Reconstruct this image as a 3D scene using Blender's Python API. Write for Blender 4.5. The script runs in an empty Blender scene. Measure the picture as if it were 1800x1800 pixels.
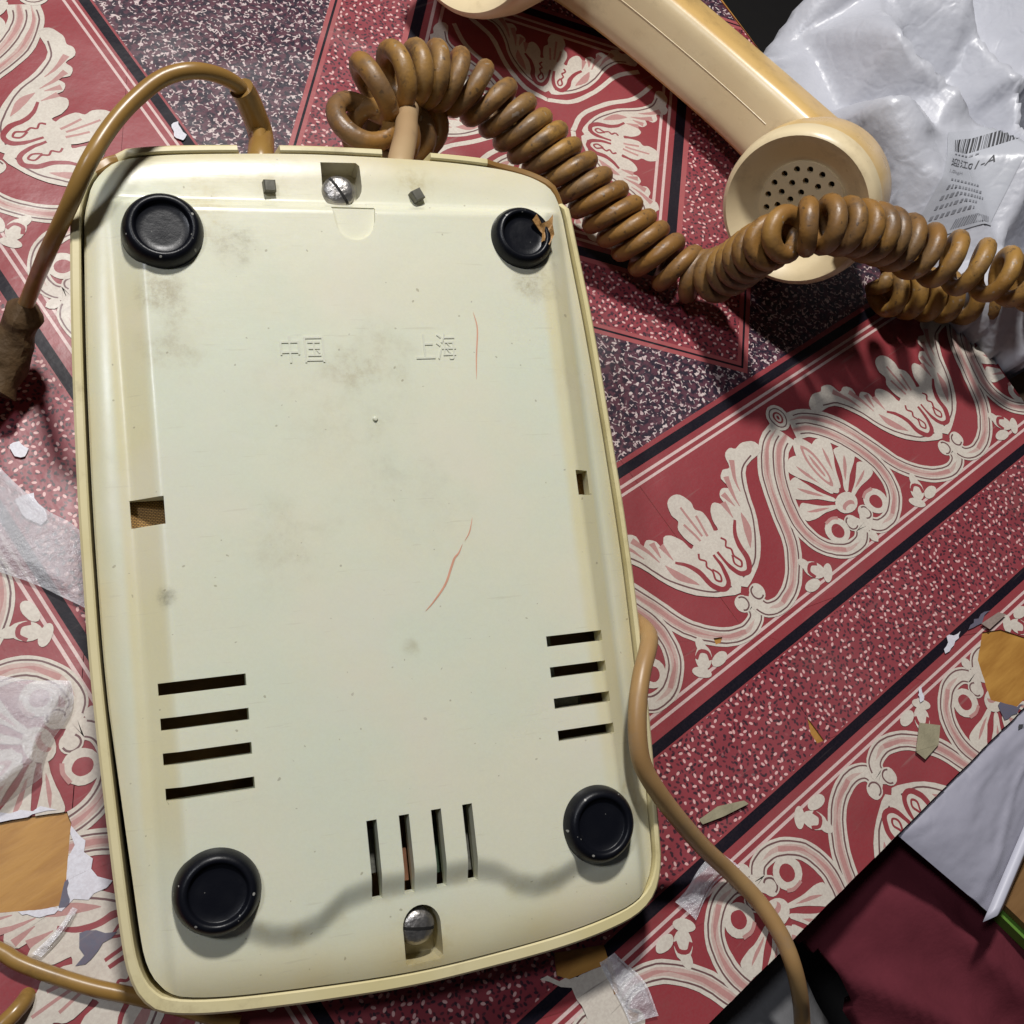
import bpy, bmesh, math, random
import numpy as np
from mathutils import Vector, Matrix, noise

random.seed(7)
S = bpy.context.scene
COL = S.collection
# ------------------------------------------------------------------ camera, world, lamps (1 unit = 100 mm)
cam_d = bpy.data.cameras.new("camera")
cam = bpy.data.objects.new("camera", cam_d)
COL.objects.link(cam)
cam_d.angle = 0.92290
cam_d.clip_start = 0.05
cam_d.clip_end = 100.0
_r = [[0.76846, 0.480831, -0.422222], [-0.586228, 0.79352, -0.163288], [0.256528, 0.372998, 0.891665]]
cam.matrix_world = Matrix.Translation((0.000,0.000,3.050)) @ Matrix(_r).to_4x4()
S.camera = cam

S.world = bpy.data.worlds.new("World")
S.world.use_nodes = True
bg = S.world.node_tree.nodes["Background"]
bg.inputs[0].default_value = (0.62, 0.66, 0.80, 1)
bg.inputs[1].default_value = 0.034


def lamp(name, loc, target, size, power, color):
    d = bpy.data.lights.new(name, 'AREA')
    d.shape = 'DISK'
    d.size = size
    d.energy = power
    d.color = color
    o = bpy.data.objects.new(name, d)
    COL.objects.link(o)
    o.location = loc
    o.rotation_euler = (Vector(target) - Vector(loc)).to_track_quat('-Z', 'Y').to_euler()
    return o


lamp("ceiling_lamp", (3.3, 5.5, 9.0), (1.7, 0.6, 0.2), 0.9, 1060, (1.0, 0.975, 0.94))
lamp("room_lamp", (-4.4, 5.6, 13.0), (1.0, 0.6, 0.2), 1.7, 540, (0.90, 0.93, 1.0))

S.view_settings.view_transform = 'Standard'
S.view_settings.look = 'None'
S.view_settings.exposure = 0.0
S.view_settings.gamma = 1.0
S.cycles.max_bounces = 8
S.cycles.sample_clamp_indirect = 4.0


# ------------------------------------------------------------------ helpers
def tag(o, label=None, cat=None, kind=None, group=None):
    if label: o["label"] = label
    if cat: o["category"] = cat
    if kind: o["kind"] = kind
    if group: o["group"] = group
    return o


def empty(name, loc=(0, 0, 0)):
    o = bpy.data.objects.new(name, None)
    o.empty_display_size = 0.1
    o.location = loc
    COL.objects.link(o)
    return o


class MB:
    """collects polygons, links them as one mesh object"""
    def __init__(self):
        self.v = []; self.f = []; self.m = []; self.key = None

    def add(self, vs, fs, mi=0):
        b = len(self.v)
        self.v += [tuple(p) for p in vs]
        self.f += [tuple(b + i for i in f) for f in fs]
        self.m += [mi] * len(fs)

    def poly(self, vs, mi=0):
        self.add(vs, [tuple(range(len(vs)))], mi)

    def build(self, name, mats, parent=None, smooth=True, angle=35, weld=0.0, fixn=False):
        me = bpy.data.meshes.new(name)
        me.from_pydata(self.v, [], self.f)
        for mt in (mats if isinstance(mats, (list, tuple)) else [mats]):
            me.materials.append(mt)
        me.polygons.foreach_set("material_index", self.m)
        if weld or fixn:
            bm = bmesh.new(); bm.from_mesh(me)
            if weld: bmesh.ops.remove_doubles(bm, verts=bm.verts, dist=weld)
            if fixn: bmesh.ops.recalc_face_normals(bm, faces=bm.faces)
            bm.to_mesh(me); bm.free()
        me.validate()
        if smooth:
            me.polygons.foreach_set("use_smooth", [True] * len(me.polygons))
            if angle: me.set_sharp_from_angle(angle=math.radians(angle))
        me.update()
        o = bpy.data.objects.new(name, me)
        COL.objects.link(o)
        if parent: o.parent = parent
        return o


def catmull(pts, n=8, closed=False):
    P = [np.array(p, float) for p in pts]
    out = []
    N = len(P)
    segs = N if closed else N - 1
    for i in range(segs):
        if closed:
            a, b, c, d = P[(i - 1) % N], P[i], P[(i + 1) % N], P[(i + 2) % N]
        else:
            a = P[i - 1] if i else 2 * P[0] - P[1]
            b, c = P[i], P[i + 1]
            d = P[i + 2] if i + 2 < N else 2 * P[-1] - P[-2]
        for k in range(n):
            t = k / n
            out.append(0.5 * ((2 * b) + (c - a) * t + (2 * a - 5 * b + 4 * c - d) * t * t + (3 * b - a - 3 * c + d) * t ** 3))
    if not closed: out.append(P[-1])
    return out


def resample(pts, step=None, n=None):
    P = np.array(pts, float)
    d = np.r_[0, np.cumsum(np.linalg.norm(np.diff(P, axis=0), axis=1))]
    if n is None: n = max(2, int(d[-1] / step) + 1)
    t = np.linspace(0, d[-1], n)
    return np.stack([np.interp(t, d, P[:, k]) for k in range(P.shape[1])], 1), d[-1]


def frames(P):
    """parallel transport frames along a polyline"""
    T = np.gradient(P, axis=0)
    T /= np.linalg.norm(T, axis=1)[:, None]
    u = np.cross(T[0], [0, 0, 1.0])
    if np.linalg.norm(u) < 1e-3: u = np.array([1.0, 0, 0])
    u /= np.linalg.norm(u)
    U = [u]
    for i in range(1, len(P)):
        u = U[-1] - T[i] * (U[-1] @ T[i])
        u /= np.linalg.norm(u)
        U.append(u)
    U = np.array(U)
    return T, U, np.cross(T, U)


def tube(mb, P, rad, sides=12, mi=0, cap=True):
    P = np.array(P, float)
    T, U, V = frames(P)
    n = len(P)
    if not hasattr(rad, '__len__'): rad = [rad] * n
    vs = []
    for i in range(n):
        for k in range(sides):
            a = 2 * math.pi * k / sides
            vs.append(P[i] + rad[i] * (math.cos(a) * U[i] + math.sin(a) * V[i]))
    fs = []
    for i in range(n - 1):
        for k in range(sides):
            k2 = (k + 1) % sides
            fs.append((i * sides + k, i * sides + k2, (i + 1) * sides + k2, (i + 1) * sides + k))
    if cap:
        fs.append(tuple(range(sides)))
        fs.append(tuple((n - 1) * sides + k for k in range(sides))[::-1])
    mb.add(vs, fs, mi)


def lathe(mb, prof, seg=48, c=(0, 0, 0), mi=0, wob=None):
    """prof: list of (r, z); r == 0 only at the ends"""
    vs, rings = [], []
    for r, z in prof:
        if r <= 1e-6:
            rings.append([len(vs)]); vs.append((c[0], c[1], c[2] + z))
        else:
            ring = []
            for k in range(seg):
                a = 2 * math.pi * k / seg
                w = 1 + (wob(a) if wob else 0)
                ring.append(len(vs)); vs.append((c[0] + r * w * math.cos(a), c[1] + r * w * math.sin(a), c[2] + z))
            rings.append(ring)
    fs = []
    for A, B in zip(rings, rings[1:]):
        for k in range(seg):
            k2 = (k + 1) % seg
            if len(A) == 1: fs.append((A[0], B[k2], B[k]))
            elif len(B) == 1: fs.append((A[k], A[k2], B[0]))
            else: fs.append((A[k], A[k2], B[k2], B[k]))
    mb.add(vs, [f[::-1] for f in fs], mi)


def box(mb, x0, x1, y0, y1, z0, z1, mi=0, bev=0.0):
    b = bev
    if b <= 0:
        vs = [(x, y, z) for z in (z0, z1) for y in (y0, y1) for x in (x0, x1)]
        mb.add(vs, [(0, 2, 3, 1), (4, 5, 7, 6), (0, 1, 5, 4), (1, 3, 7, 5), (3, 2, 6, 7), (2, 0, 4, 6)], mi)
        return
    rings = []
    vs = []
    for z, s in ((z0, b), (z0 + b, 0), (z1 - b, 0), (z1, b)):
        for (x, y) in ((x0, y0), (x1, y0), (x1, y1), (x0, y1)):
            vs.append((x + (s if x == x0 else -s), y + (s if y == y0 else -s), z))
    fs = [(3, 2, 1, 0), (12, 13, 14, 15)]
    for r in range(3):
        for k in range(4):
            k2 = (k + 1) % 4
            fs.append((r * 4 + k, r * 4 + k2, r * 4 + 4 + k2, r * 4 + 4 + k))
    mb.add(vs, fs, mi)


# 2-D polygon clipping (convex clip region, counter-clockwise)
def ccw(p):
    a = sum(p[i][0] * p[(i + 1) % len(p)][1] - p[(i + 1) % len(p)][0] * p[i][1] for i in range(len(p)))
    return list(p) if a > 0 else list(p)[::-1]


def halfcut(poly, a, b):
    """split poly by line a->b: (left part, right part)"""
    L, Rr = [], []
    ex, ey = b[0] - a[0], b[1] - a[1]
    n = len(poly)
    ds = [ex * (p[1] - a[1]) - ey * (p[0] - a[0]) for p in poly]
    for i in range(n):
        p, q, dp, dq = poly[i], poly[(i + 1) % n], ds[i], ds[(i + 1) % n]
        if dp >= 0: L.append(p)
        if dp <= 0: Rr.append(p)
        if dp * dq < 0:
            t = dp / (dp - dq)
            x = (p[0] + t * (q[0] - p[0]), p[1] + t * (q[1] - p[1]))
            L.append(x); Rr.append(x)
    return (L if len(L) > 2 else []), (Rr if len(Rr) > 2 else [])


def clip(poly, conv):
    for i in range(len(conv)):
        poly, _ = halfcut(poly, conv[i], conv[(i + 1) % len(conv)])
        if not poly: return []
    return poly


def hull(pts):
    p = sorted(set((float(a), float(b)) for a, b in pts))
    def half(seq):
        h = []
        for q in seq:
            while len(h) > 1 and (h[-1][0] - h[-2][0]) * (q[1] - h[-2][1]) - (h[-1][1] - h[-2][1]) * (q[0] - h[-2][0]) <= 1e-12: h.pop()
            h.append(q)
        return h
    a, b = half(p), half(p[::-1])
    return a[:-1] + b[:-1]


def bbox(p):
    xs = [q[0] for q in p]; ys = [q[1] for q in p]
    return min(xs), max(xs), min(ys), max(ys)


def subtract(polys, conv):
    cb = bbox(conv)
    out = []
    for poly in polys:
        pb = bbox(poly)
        if pb[0] > cb[1] or pb[1] < cb[0] or pb[2] > cb[3] or pb[3] < cb[2]:
            out.append(poly); continue
        rest = poly
        for i in range(len(conv)):
            rest, cut = halfcut(rest, conv[i], conv[(i + 1) % len(conv)])
            if cut: out.append(cut)
            if not rest: break
    return out


# ------------------------------------------------------------------ materials
def srgb(r, g, b):
    f = lambda c: (c / 255 / 12.92) if c / 255 < 0.04045 else ((c / 255 + 0.055) / 1.055) ** 2.4
    return (f(r), f(g), f(b), 1)


class NT:
    def __init__(self, name):
        self.mat = bpy.data.materials.new(name)
        self.mat.use_nodes = True
        self.t = self.mat.node_tree
        self.n = self.t.nodes
        self.l = self.t.links
        self.b = self.n["Principled BSDF"]
        self.co = self.n.new("ShaderNodeTexCoord").outputs["Object"]

    def link(self, a, b): self.l.new(a, b)

    def val(self, x, inp):
        if isinstance(x, (int, float)): inp.default_value = x
        elif isinstance(x, tuple): inp.default_value = x
        else: self.link(x, inp)

    def math(self, op, a, b=0.0, c=None, clamp=False):
        m = self.n.new("ShaderNodeMath"); m.operation = op; m.use_clamp = clamp
        self.val(a, m.inputs[0]); self.val(b, m.inputs[1])
        if c is not None: self.val(c, m.inputs[2])
        return m.outputs[0]

    def vmath(self, op, a, b=(0, 0, 0)):
        m = self.n.new("ShaderNodeVectorMath"); m.operation = op
        self.val(a, m.inputs[0]); self.val(b, m.inputs[1])
        return m.outputs["Value"] if op in ('LENGTH', 'DISTANCE', 'DOT_PRODUCT') else m.outputs[0]

    def mapping(self, scale=(1, 1, 1), loc=(0, 0, 0), rot=(0, 0, 0), src=None):
        m = self.n.new("ShaderNodeMapping")
        m.inputs["Scale"].default_value = scale; m.inputs["Location"].default_value = loc; m.inputs["Rotation"].default_value = rot
        self.link(src or self.co, m.inputs["Vector"])
        return m.outputs[0]

    def noise(self, scale, detail=3, rough=0.5, src=None, out=0):
        x = self.n.new("ShaderNodeTexNoise")
        x.inputs["Scale"].default_value = scale; x.inputs["Detail"].default_value = detail; x.inputs["Roughness"].default_value = rough
        self.link(src or self.co, x.inputs["Vector"])
        return x.outputs[out]

    def ramp(self, x, stops):
        r = self.n.new("ShaderNodeValToRGB")
        e = r.color_ramp.elements
        while len(e) < len(stops): e.new(0.5)
        for k, (p, c) in enumerate(stops):
            e[k].position = p
            e[k].color = c if len(c) == 4 else (*c, 1)
        self.link(x, r.inputs[0])
        return r.outputs[0]

    def step(self, x, lo, hi):
        m = self.n.new("ShaderNodeMapRange"); m.interpolation_type = 'SMOOTHSTEP'
        self.link(x, m.inputs[0])
        m.inputs[1].default_value = lo; m.inputs[2].default_value = hi
        m.inputs[3].default_value = 0; m.inputs[4].default_value = 1
        return m.outputs[0]

    def mix(self, f, a, b, mode='MIX'):
        m = self.n.new("ShaderNodeMix"); m.data_type = 'RGBA'; m.blend_type = mode
        self.val(f, m.inputs[0]); self.val(a, m.inputs[6]); self.val(b, m.inputs[7])
        return m.outputs[2]

    def color(self, c): self.val(c, self.b.inputs["Base Color"])

    def rough(self, c): self.val(c, self.b.inputs["Roughness"])

    def bump(self, h, dist=0.01, strength=0.5):
        b = self.n.new("ShaderNodeBump")
        b.inputs["Distance"].default_value = dist; b.inputs["Strength"].default_value = strength
        self.link(h, b.inputs["Height"]); self.link(b.outputs[0], self.b.inputs["Normal"])

    def spec(self, v): self.b.inputs["Specular IOR Level"].default_value = v


BLACK = (0, 0, 0, 1)


def vinyl_finish(k, rough=0.36):
    """shared wear of the printed oilcloth: grime, scuffs and slight ripples"""
    g = k.noise(1.3, 5, 0.62)
    k.rough(k.math('ADD', k.math('MULTIPLY', g, 0.26), rough - 0.10))
    r = k.math('ADD', k.math('MULTIPLY', k.noise(2.2, 2), 1.0), k.math('MULTIPLY', k.noise(38, 3), 0.030))
    k.bump(r, 0.05, 0.55)
    k.spec(0.38)


def wear(k, col, amount=0.30, fade=0.10):
    m = k.step(k.noise(2.7, 7, 0.68), 0.54, 0.78)
    d = k.mix(k.math('MULTIPLY', m, amount), col, (0.16, 0.105, 0.085, 1))
    fd = k.math('MULTIPLY', k.step(k.noise(1.1, 5, 0.6, src=k.mapping((1, 1, 1), (6, 2, 0))), 0.40, 0.72), fade)
    d = k.mix(fd, d, (0.33, 0.20, 0.19, 1))
    gr = k.step(k.noise(120, 2, 0.6), 0.35, 0.65)
    d = k.mix(k.math('MULTIPLY', gr, 0.14 if fade > 0.1 else 0.03), d, (0.20, 0.10, 0.10, 1))
    # thin scuff lines
    w = k.noise(3.0, 2, 0.5, src=k.mapping((0.9, 16, 1), rot=(0, 0, 0.9)))
    m2 = k.step(w, 0.66, 0.74)
    return k.mix(k.math('MULTIPLY', m2, 0.22 if fade > 0.1 else 0.08), d, (0.30, 0.25, 0.22, 1))


def cloth_mat(name, col, rough=0.36, amount=0.30, var=0.10, fade=0.101):
    k = NT(name)
    n = k.noise(9, 4, 0.6)
    c = k.mix(n, tuple(x * (1 - var) for x in col[:3]) + (1,), tuple(min(1, x * (1 + var)) for x in col[:3]) + (1,))
    k.color(wear(k, c, amount, fade))
    vinyl_finish(k, rough)
    if fade < 0.05: k.spec(0.18)
    return k.mat


RED = (0.262, 0.036, 0.044, 1)
CREAM = (0.60, 0.55, 0.475, 1)
m_red = cloth_mat("cloth_red", RED)
m_redline = cloth_mat("cloth_red_light", (0.34, 0.075, 0.08, 1))
m_cream = cloth_mat("cloth_cream", CREAM, amount=0.22)
m_pink = cloth_mat("cloth_pink", (0.45, 0.235, 0.215, 1))
m_rose = cloth_mat("cloth_rose", (0.52, 0.375, 0.33, 1))
m_black = cloth_mat("cloth_black", (0.005, 0.0045, 0.010, 1), 0.40, 0.06, 0.1, 0.01)
m_thin = cloth_mat("cloth_thin_line", (0.13, 0.065, 0.065, 1))
m_stripe = cloth_mat("cloth_stripe", (0.62, 0.47, 0.44, 1))
m_backing = cloth_mat("cloth_backing", (0.66, 0.66, 0.72, 1), 0.45, 0.15)
m_greyback = cloth_mat("cloth_grey_print", (0.10, 0.105, 0.15, 1), 0.45, 0.15)


def grains_mat():
    k = NT("cloth_dotted")
    def grains(scale, thr, seed, ln):
        mp = k.mapping((scale, scale, scale), (seed, seed * 1.7, 0))
        flat = k.vmath('MULTIPLY', mp, (1, 1, 0))
        v = k.n.new("ShaderNodeTexVoronoi"); v.voronoi_dimensions = '2D'
        v.inputs["Scale"].default_value = 1.0; v.inputs["Randomness"].default_value = 0.85
        k.link(flat, v.inputs["Vector"])
        d = k.vmath('SUBTRACT', flat, v.outputs["Position"])
        s = k.n.new("ShaderNodeSeparateXYZ"); k.link(d, s.inputs[0])
        sc = k.n.new("ShaderNodeSeparateColor"); k.link(v.outputs["Color"], sc.inputs[0])
        ang = k.math('MULTIPLY', sc.outputs[0], 6.283)
        ca, sa = k.math('COSINE', ang), k.math('SINE', ang)
        u = k.math('ADD', k.math('MULTIPLY', s.outputs[0], ca), k.math('MULTIPLY', s.outputs[1], sa))
        w = k.math('SUBTRACT', k.math('MULTIPLY', s.outputs[1], ca), k.math('MULTIPLY', s.outputs[0], sa))
        u = k.math('DIVIDE', u, ln)
        w = k.math('DIVIDE', w, 0.175)
        r = k.math('SQRT', k.math('ADD', k.math('MULTIPLY', u, u), k.math('MULTIPLY', w, w)))
        inside = k.math('SUBTRACT', 1.0, k.step(r, 0.75, 1.05))
        return inside, sc.outputs[1]
    col = k.mix(k.noise(7, 3), (0.20, 0.028, 0.040, 1), (0.27, 0.042, 0.055, 1))
    i3, _ = grains(44, 0, 7.7, 0.30)
    col = k.mix(k.math('MULTIPLY', i3, 0.85), col, (0.05, 0.012, 0.022, 1))
    i2, _ = grains(39, 0, 3.1, 0.30)
    col = k.mix(k.math('MULTIPLY', i2, 0.95), col, (0.022, 0.009, 0.018, 1))
    i1, h = grains(37, 0, 0.4, 0.30)
    col = k.mix(k.math('MULTIPLY', i1, k.step(h, 0.18, 0.3)), col, (0.66, 0.40, 0.38, 1))
    k.color(wear(k, col, 0.35))
    vinyl_finish(k)
    return k.mat


def speckle_mat():
    k = NT("cloth_speckled")
    base = k.mix(k.step(k.noise(42, 2), 0.42, 0.58), (0.014, 0.009, 0.022, 1), (0.085, 0.028, 0.045, 1))
    n1 = k.noise(38, 1.0, 0.5, src=k.mapping((1, 1, 1), (3, 9, 0)))
    worm = k.math('SUBTRACT', 1.0, k.step(k.math('ABSOLUTE', k.math('SUBTRACT', n1, 0.5)), 0.018, 0.045))
    gate = k.step(k.noise(50, 1.0, 0.5, src=k.mapping((1, 1, 1), (17, 2, 0))), 0.50, 0.58)
    col = k.mix(k.math('MULTIPLY', worm, gate), base, (0.60, 0.50, 0.48, 1))
    dots = k.step(k.noise(58, 0, 0.5, src=k.mapping((1, 1, 1), (5, 31, 0))), 0.69, 0.73)
    col = k.mix(dots, col, (0.5, 0.38, 0.38, 1))
    k.color(wear(k, col, 0.25, 0.05))
    vinyl_finish(k)
    return k.mat


m_dot = grains_mat()
m_speck = speckle_mat()


def simple(name, col, rough=0.5, var=0.12, scale=6, bump=0.0, bscale=40, spec=0.5, metal=0.0):
    k = NT(name)
    n = k.noise(scale, 5, 0.6)
    k.color(k.mix(n, tuple(x * (1 - var) for x in col[:3]) + (1,), tuple(min(1, x * (1 + var)) for x in col[:3]) + (1,)))
    k.rough(k.math('ADD', k.math('MULTIPLY', k.noise(scale * 2, 3), 0.2), rough - 0.1))
    k.spec(spec)
    k.b.inputs["Metallic"].default_value = metal
    if bump: k.bump(k.noise(bscale, 4), 0.01, bump)
    return k.mat


def wood_mat(name, a, b, scale=3.0, rough=0.5):
    k = NT(name)
    n = k.noise(scale, 5, 0.6, src=k.mapping((1.0, 5.0, 1.0), rot=(0, 0, 0.35)))
    k.color(k.mix(k.step(n, 0.3, 0.7), a, b))
    k.rough(rough)
    k.bump(n, 0.01, 0.2)
    return k.mat


m_wood = wood_mat("table_wood", (0.30, 0.13, 0.022, 1), (0.46, 0.235, 0.05, 1))
m_wood2 = wood_mat("brown_wood", (0.17, 0.085, 0.03, 1), (0.24, 0.13, 0.05, 1))
m_floor = simple("floor_dark", (0.02, 0.018, 0.017), 0.8)
m_maroon = simple("maroon_fabric", (0.12, 0.024, 0.034), 0.95, 0.35, 5, 0.15, 60, 0.05)
m_greycloth = simple("grey_fabric", (0.14, 0.14, 0.145), 0.9, 0.3, 4, 0.5, 25, 0.15)
m_green = simple("green_card", (0.11, 0.24, 0.03), 0.6)
m_pinkp = simple("pink_plastic", (0.50, 0.13, 0.22), 0.4)


def plate_mat():
    k = NT("base_plastic")
    n = k.noise(1.7, 5, 0.6)
    col = k.mix(k.step(n, 0.35, 0.68), (0.640, 0.668, 0.535, 1), (0.685, 0.668, 0.520, 1))
    col = k.mix(k.math('MULTIPLY', k.step(k.noise(3.4, 6, 0.65, src=k.mapping((1, 1, 1), (4, 4, 0))), 0.52, 0.72), 0.35), col, (0.69, 0.640, 0.475, 1))
    # yellowing and grime of the old plastic towards its outer border
    s = k.n.new("ShaderNodeSeparateXYZ"); k.link(k.co, s.inputs[0])
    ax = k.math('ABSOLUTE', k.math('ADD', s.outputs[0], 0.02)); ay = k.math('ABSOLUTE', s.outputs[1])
    groove_shade = k.math('MULTIPLY', k.math('SUBTRACT', k.step(ax, 0.53, 0.56), k.step(ax, 0.625, 0.645)), k.math('SUBTRACT', 1.0, k.step(ay, 0.60, 0.85)))  # mask of the side grooves, whose shade is painted in as yellow
    col = k.mix(k.math('MULTIPLY', groove_shade, k.math('ADD', 0.55, k.math('MULTIPLY', k.noise(5, 3), 0.5))), col, (0.66, 0.60, 0.37, 1))
    edge = k.math('MAXIMUM', k.step(ax, 0.60, 0.74), k.step(ay, 0.92, 1.12))
    edge = k.math('MULTIPLY', edge, k.math('ADD', 0.35, k.noise(4, 4)))
    col = k.mix(k.math('MULTIPLY', edge, 0.85), col, (0.56, 0.455, 0.225, 1))
    DET = k.math('ADD', 0.25, k.math('MULTIPLY', k.step(k.noise(17, 8, 0.78), 0.42, 0.66), 1.0))
    for (x, y, r, a, c) in [(-0.057, 0.446, 0.09, 0.60, (0.36, 0.30, 0.17, 1)), (-0.10, 0.36, 0.30, 0.30, (0.45, 0.41, 0.29, 1)), (-0.28, -0.02, 0.16, 0.34, (0.37, 0.31, 0.20, 1)),
                            (0.50, 0.70, 0.10, 0.9, (0.28, 0.22, 0.12, 1)), (-0.33, 0.79, 0.08, 0.7, (0.27, 0.22, 0.13, 1)),
                            (-0.51, 0.66, 0.10, 0.9, (0.32, 0.26, 0.155, 1)), (-0.50, 0.52, 0.10, 0.6, (0.37, 0.31, 0.19, 1)), (0.03, 0.51, 0.13, 0.45, (0.40, 0.34, 0.22, 1)),
                            (-0.21, 0.98, 0.07, 0.7, (0.35, 0.29, 0.14, 1)), (0.19, 0.99, 0.08, 0.8, (0.42, 0.34, 0.15, 1)),
                            (-0.02, -1.06, 0.11, 0.8, (0.46, 0.36, 0.15, 1)), (0.60, -0.80, 0.08, 0.7, (0.42, 0.33, 0.14, 1)),
                            (-0.42, 0.90, 0.13, 0.7, (0.48, 0.38, 0.17, 1)), (0.10, 0.10, 0.2, 0.3, (0.45, 0.42, 0.32, 1)),
                            (0.59, 0.40, 0.12, 0.35, (0.42, 0.34, 0.17, 1)), (-0.40, -0.955, 0.05, 0.6, (0.50, 0.42, 0.20, 1)), (-0.32, -0.970, 0.05, 0.6, (0.50, 0.42, 0.20, 1)), (-0.23, -0.935, 0.05, 0.5, (0.50, 0.42, 0.20, 1)), (-0.10, -0.90, 0.06, 0.4, (0.52, 0.44, 0.22, 1)), (0.10, -0.90, 0.06, 0.4, (0.52, 0.44, 0.22, 1)), (0.25, -0.955, 0.05, 0.6, (0.50, 0.42, 0.20, 1)), (0.35, -0.965, 0.05, 0.6, (0.50, 0.42, 0.20, 1)), (0.0, 0.27, 0.035, 0.5, (0.33, 0.28, 0.15, 1)),  # yellow spots along the wavy bottom step paint in its shaded slope
                            (0.03, -0.31, 0.03, 0.5, (0.33, 0.28, 0.15, 1)), (-0.57, -0.12, 0.035, 0.8, (0.16, 0.15, 0.10, 1))]:
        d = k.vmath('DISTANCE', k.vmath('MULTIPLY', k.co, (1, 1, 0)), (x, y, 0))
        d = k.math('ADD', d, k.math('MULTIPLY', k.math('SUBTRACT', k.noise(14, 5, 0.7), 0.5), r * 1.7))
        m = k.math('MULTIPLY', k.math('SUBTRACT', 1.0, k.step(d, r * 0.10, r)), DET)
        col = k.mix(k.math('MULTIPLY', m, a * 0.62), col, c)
    # fine scuffs and grey rub marks
    for rot, sc_, lo in ((0.35, (2.0, 30, 1), 0.68), (1.9, (3.0, 44, 1), 0.69), (2.7, (1.6, 24, 1), 0.70)):
        m = k.step(k.noise(2.6, 3, 0.6, src=k.mapping(sc_, (rot * 3, 1, 0), (0, 0, rot))), lo, lo + 0.06)
        col = k.mix(k.math('MULTIPLY', m, 0.22), col, (0.40, 0.36, 0.25, 1))
    specks = k.step(k.noise(55, 1, 0.5), 0.765, 0.79)
    col = k.mix(k.math('MULTIPLY', specks, 0.5), col, (0.2, 0.16, 0.09, 1))
    fg = k.noise(150, 3, 0.7)
    col = k.mix(k.math('MULTIPLY', k.step(fg, 0.35, 0.65), 0.10), col, (0.50, 0.48, 0.36, 1))
    pk = k.noise(2.3, 3, 0.5, src=k.mapping((1, 1, 1), (9, 9, 9)))
    col = k.mix(k.math('MULTIPLY', k.step(pk, 0.50, 0.66), 0.30), col, (0.70, 0.645, 0.54, 1))
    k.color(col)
    k.rough(k.math('ADD', k.math('MULTIPLY', k.noise(3, 5, 0.65), 0.22), 0.20))
    sc = k.noise(5.0, 2, 0.5, src=k.mapping((3, 60, 1), rot=(0, 0, 0.5)))
    h = k.math('ADD', k.math('MULTIPLY', k.noise(26, 4), 0.12), k.math('ADD', k.noise(3, 2), k.math('MULTIPLY', sc, 0.02)))
    k.bump(h, 0.012, 0.30)
    k.spec(0.45)
    k.b.inputs["Subsurface Weight"].default_value = 0.12
    k.b.inputs["Subsurface Radius"].default_value = (0.05, 0.04, 0.015)
    k.b.inputs["Subsurface Scale"].default_value = 0.5
    return k.mat


def aged_plastic(name, a, b, rough=0.32, grime=(0.2, 0.14, 0.07, 1), gamt=0.45):
    k = NT(name)
    col = k.mix(k.step(k.noise(2.5, 4), 0.35, 0.65), a, b)
    col = k.mix(k.math('MULTIPLY', k.step(k.noise(5.5, 7, 0.72, src=k.mapping((1, 1, 1), (7, 1, 3))), 0.50, 0.74), gamt), col, grime)
    k.color(col)
    k.rough(k.math('ADD', k.math('MULTIPLY', k.noise(6, 4), 0.22), rough - 0.1))
    k.bump(k.math('ADD', k.noise(4, 2), k.math('MULTIPLY', k.noise(60, 3), 0.06)), 0.012, 0.25)
    return k.mat


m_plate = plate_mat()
m_rim = aged_plastic("housing_plastic", (0.63, 0.545, 0.285, 1), (0.68, 0.60, 0.36, 1), 0.38)
m_rimbrown = aged_plastic("glued_brown_rim", (0.22, 0.11, 0.03, 1), (0.33, 0.19, 0.055, 1), 0.35)
m_hand = aged_plastic("handset_plastic", (0.70, 0.565, 0.345, 1), (0.73, 0.605, 0.385, 1), 0.30, (0.34, 0.25, 0.14, 1), 0.5)
m_hand_lit = aged_plastic("handset_plastic_lit", (0.62, 0.40, 0.145, 1), (0.66, 0.45, 0.18, 1), 0.30)  # same plastic in orange: light on grip sides and cap wall painted in
def cord_mat():
    k = NT("cord_plastic")
    c = k.mix(k.step(k.noise(2.2, 3), 0.38, 0.62), (0.255, 0.125, 0.031, 1), (0.350, 0.190, 0.046, 1))
    c = k.mix(k.math('MULTIPLY', k.step(k.noise(3.1, 5, 0.7, src=k.mapping((1, 1, 1), (3, 8, 1))), 0.42, 0.64), 0.70), c, (0.135, 0.085, 0.050, 1))
    c = k.mix(k.math('MULTIPLY', k.step(k.noise(13, 6, 0.75, src=k.mapping((1, 1, 1), (13, 2, 5))), 0.50, 0.70), 0.60), c, (0.048, 0.034, 0.026, 1))
    c = k.mix(k.math('MULTIPLY', k.step(k.noise(40, 2, 0.5), 0.66, 0.70), 0.55), c, (0.03, 0.022, 0.018, 1))
    c = k.mix(k.math('MULTIPLY', k.step(k.noise(30, 2, 0.5, src=k.mapping((1, 1, 1), (4, 4, 9))), 0.69, 0.72), 0.5), c, (0.33, 0.29, 0.25, 1))
    k.color(c)
    k.rough(k.math('ADD', 0.24, k.math('MULTIPLY', k.noise(9, 5, 0.7), 0.38)))
    k.bump(k.math('ADD', k.noise(12, 4, 0.6), k.math('MULTIPLY', k.noise(70, 3), 0.12)), 0.012, 0.35)
    return k.mat


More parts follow.
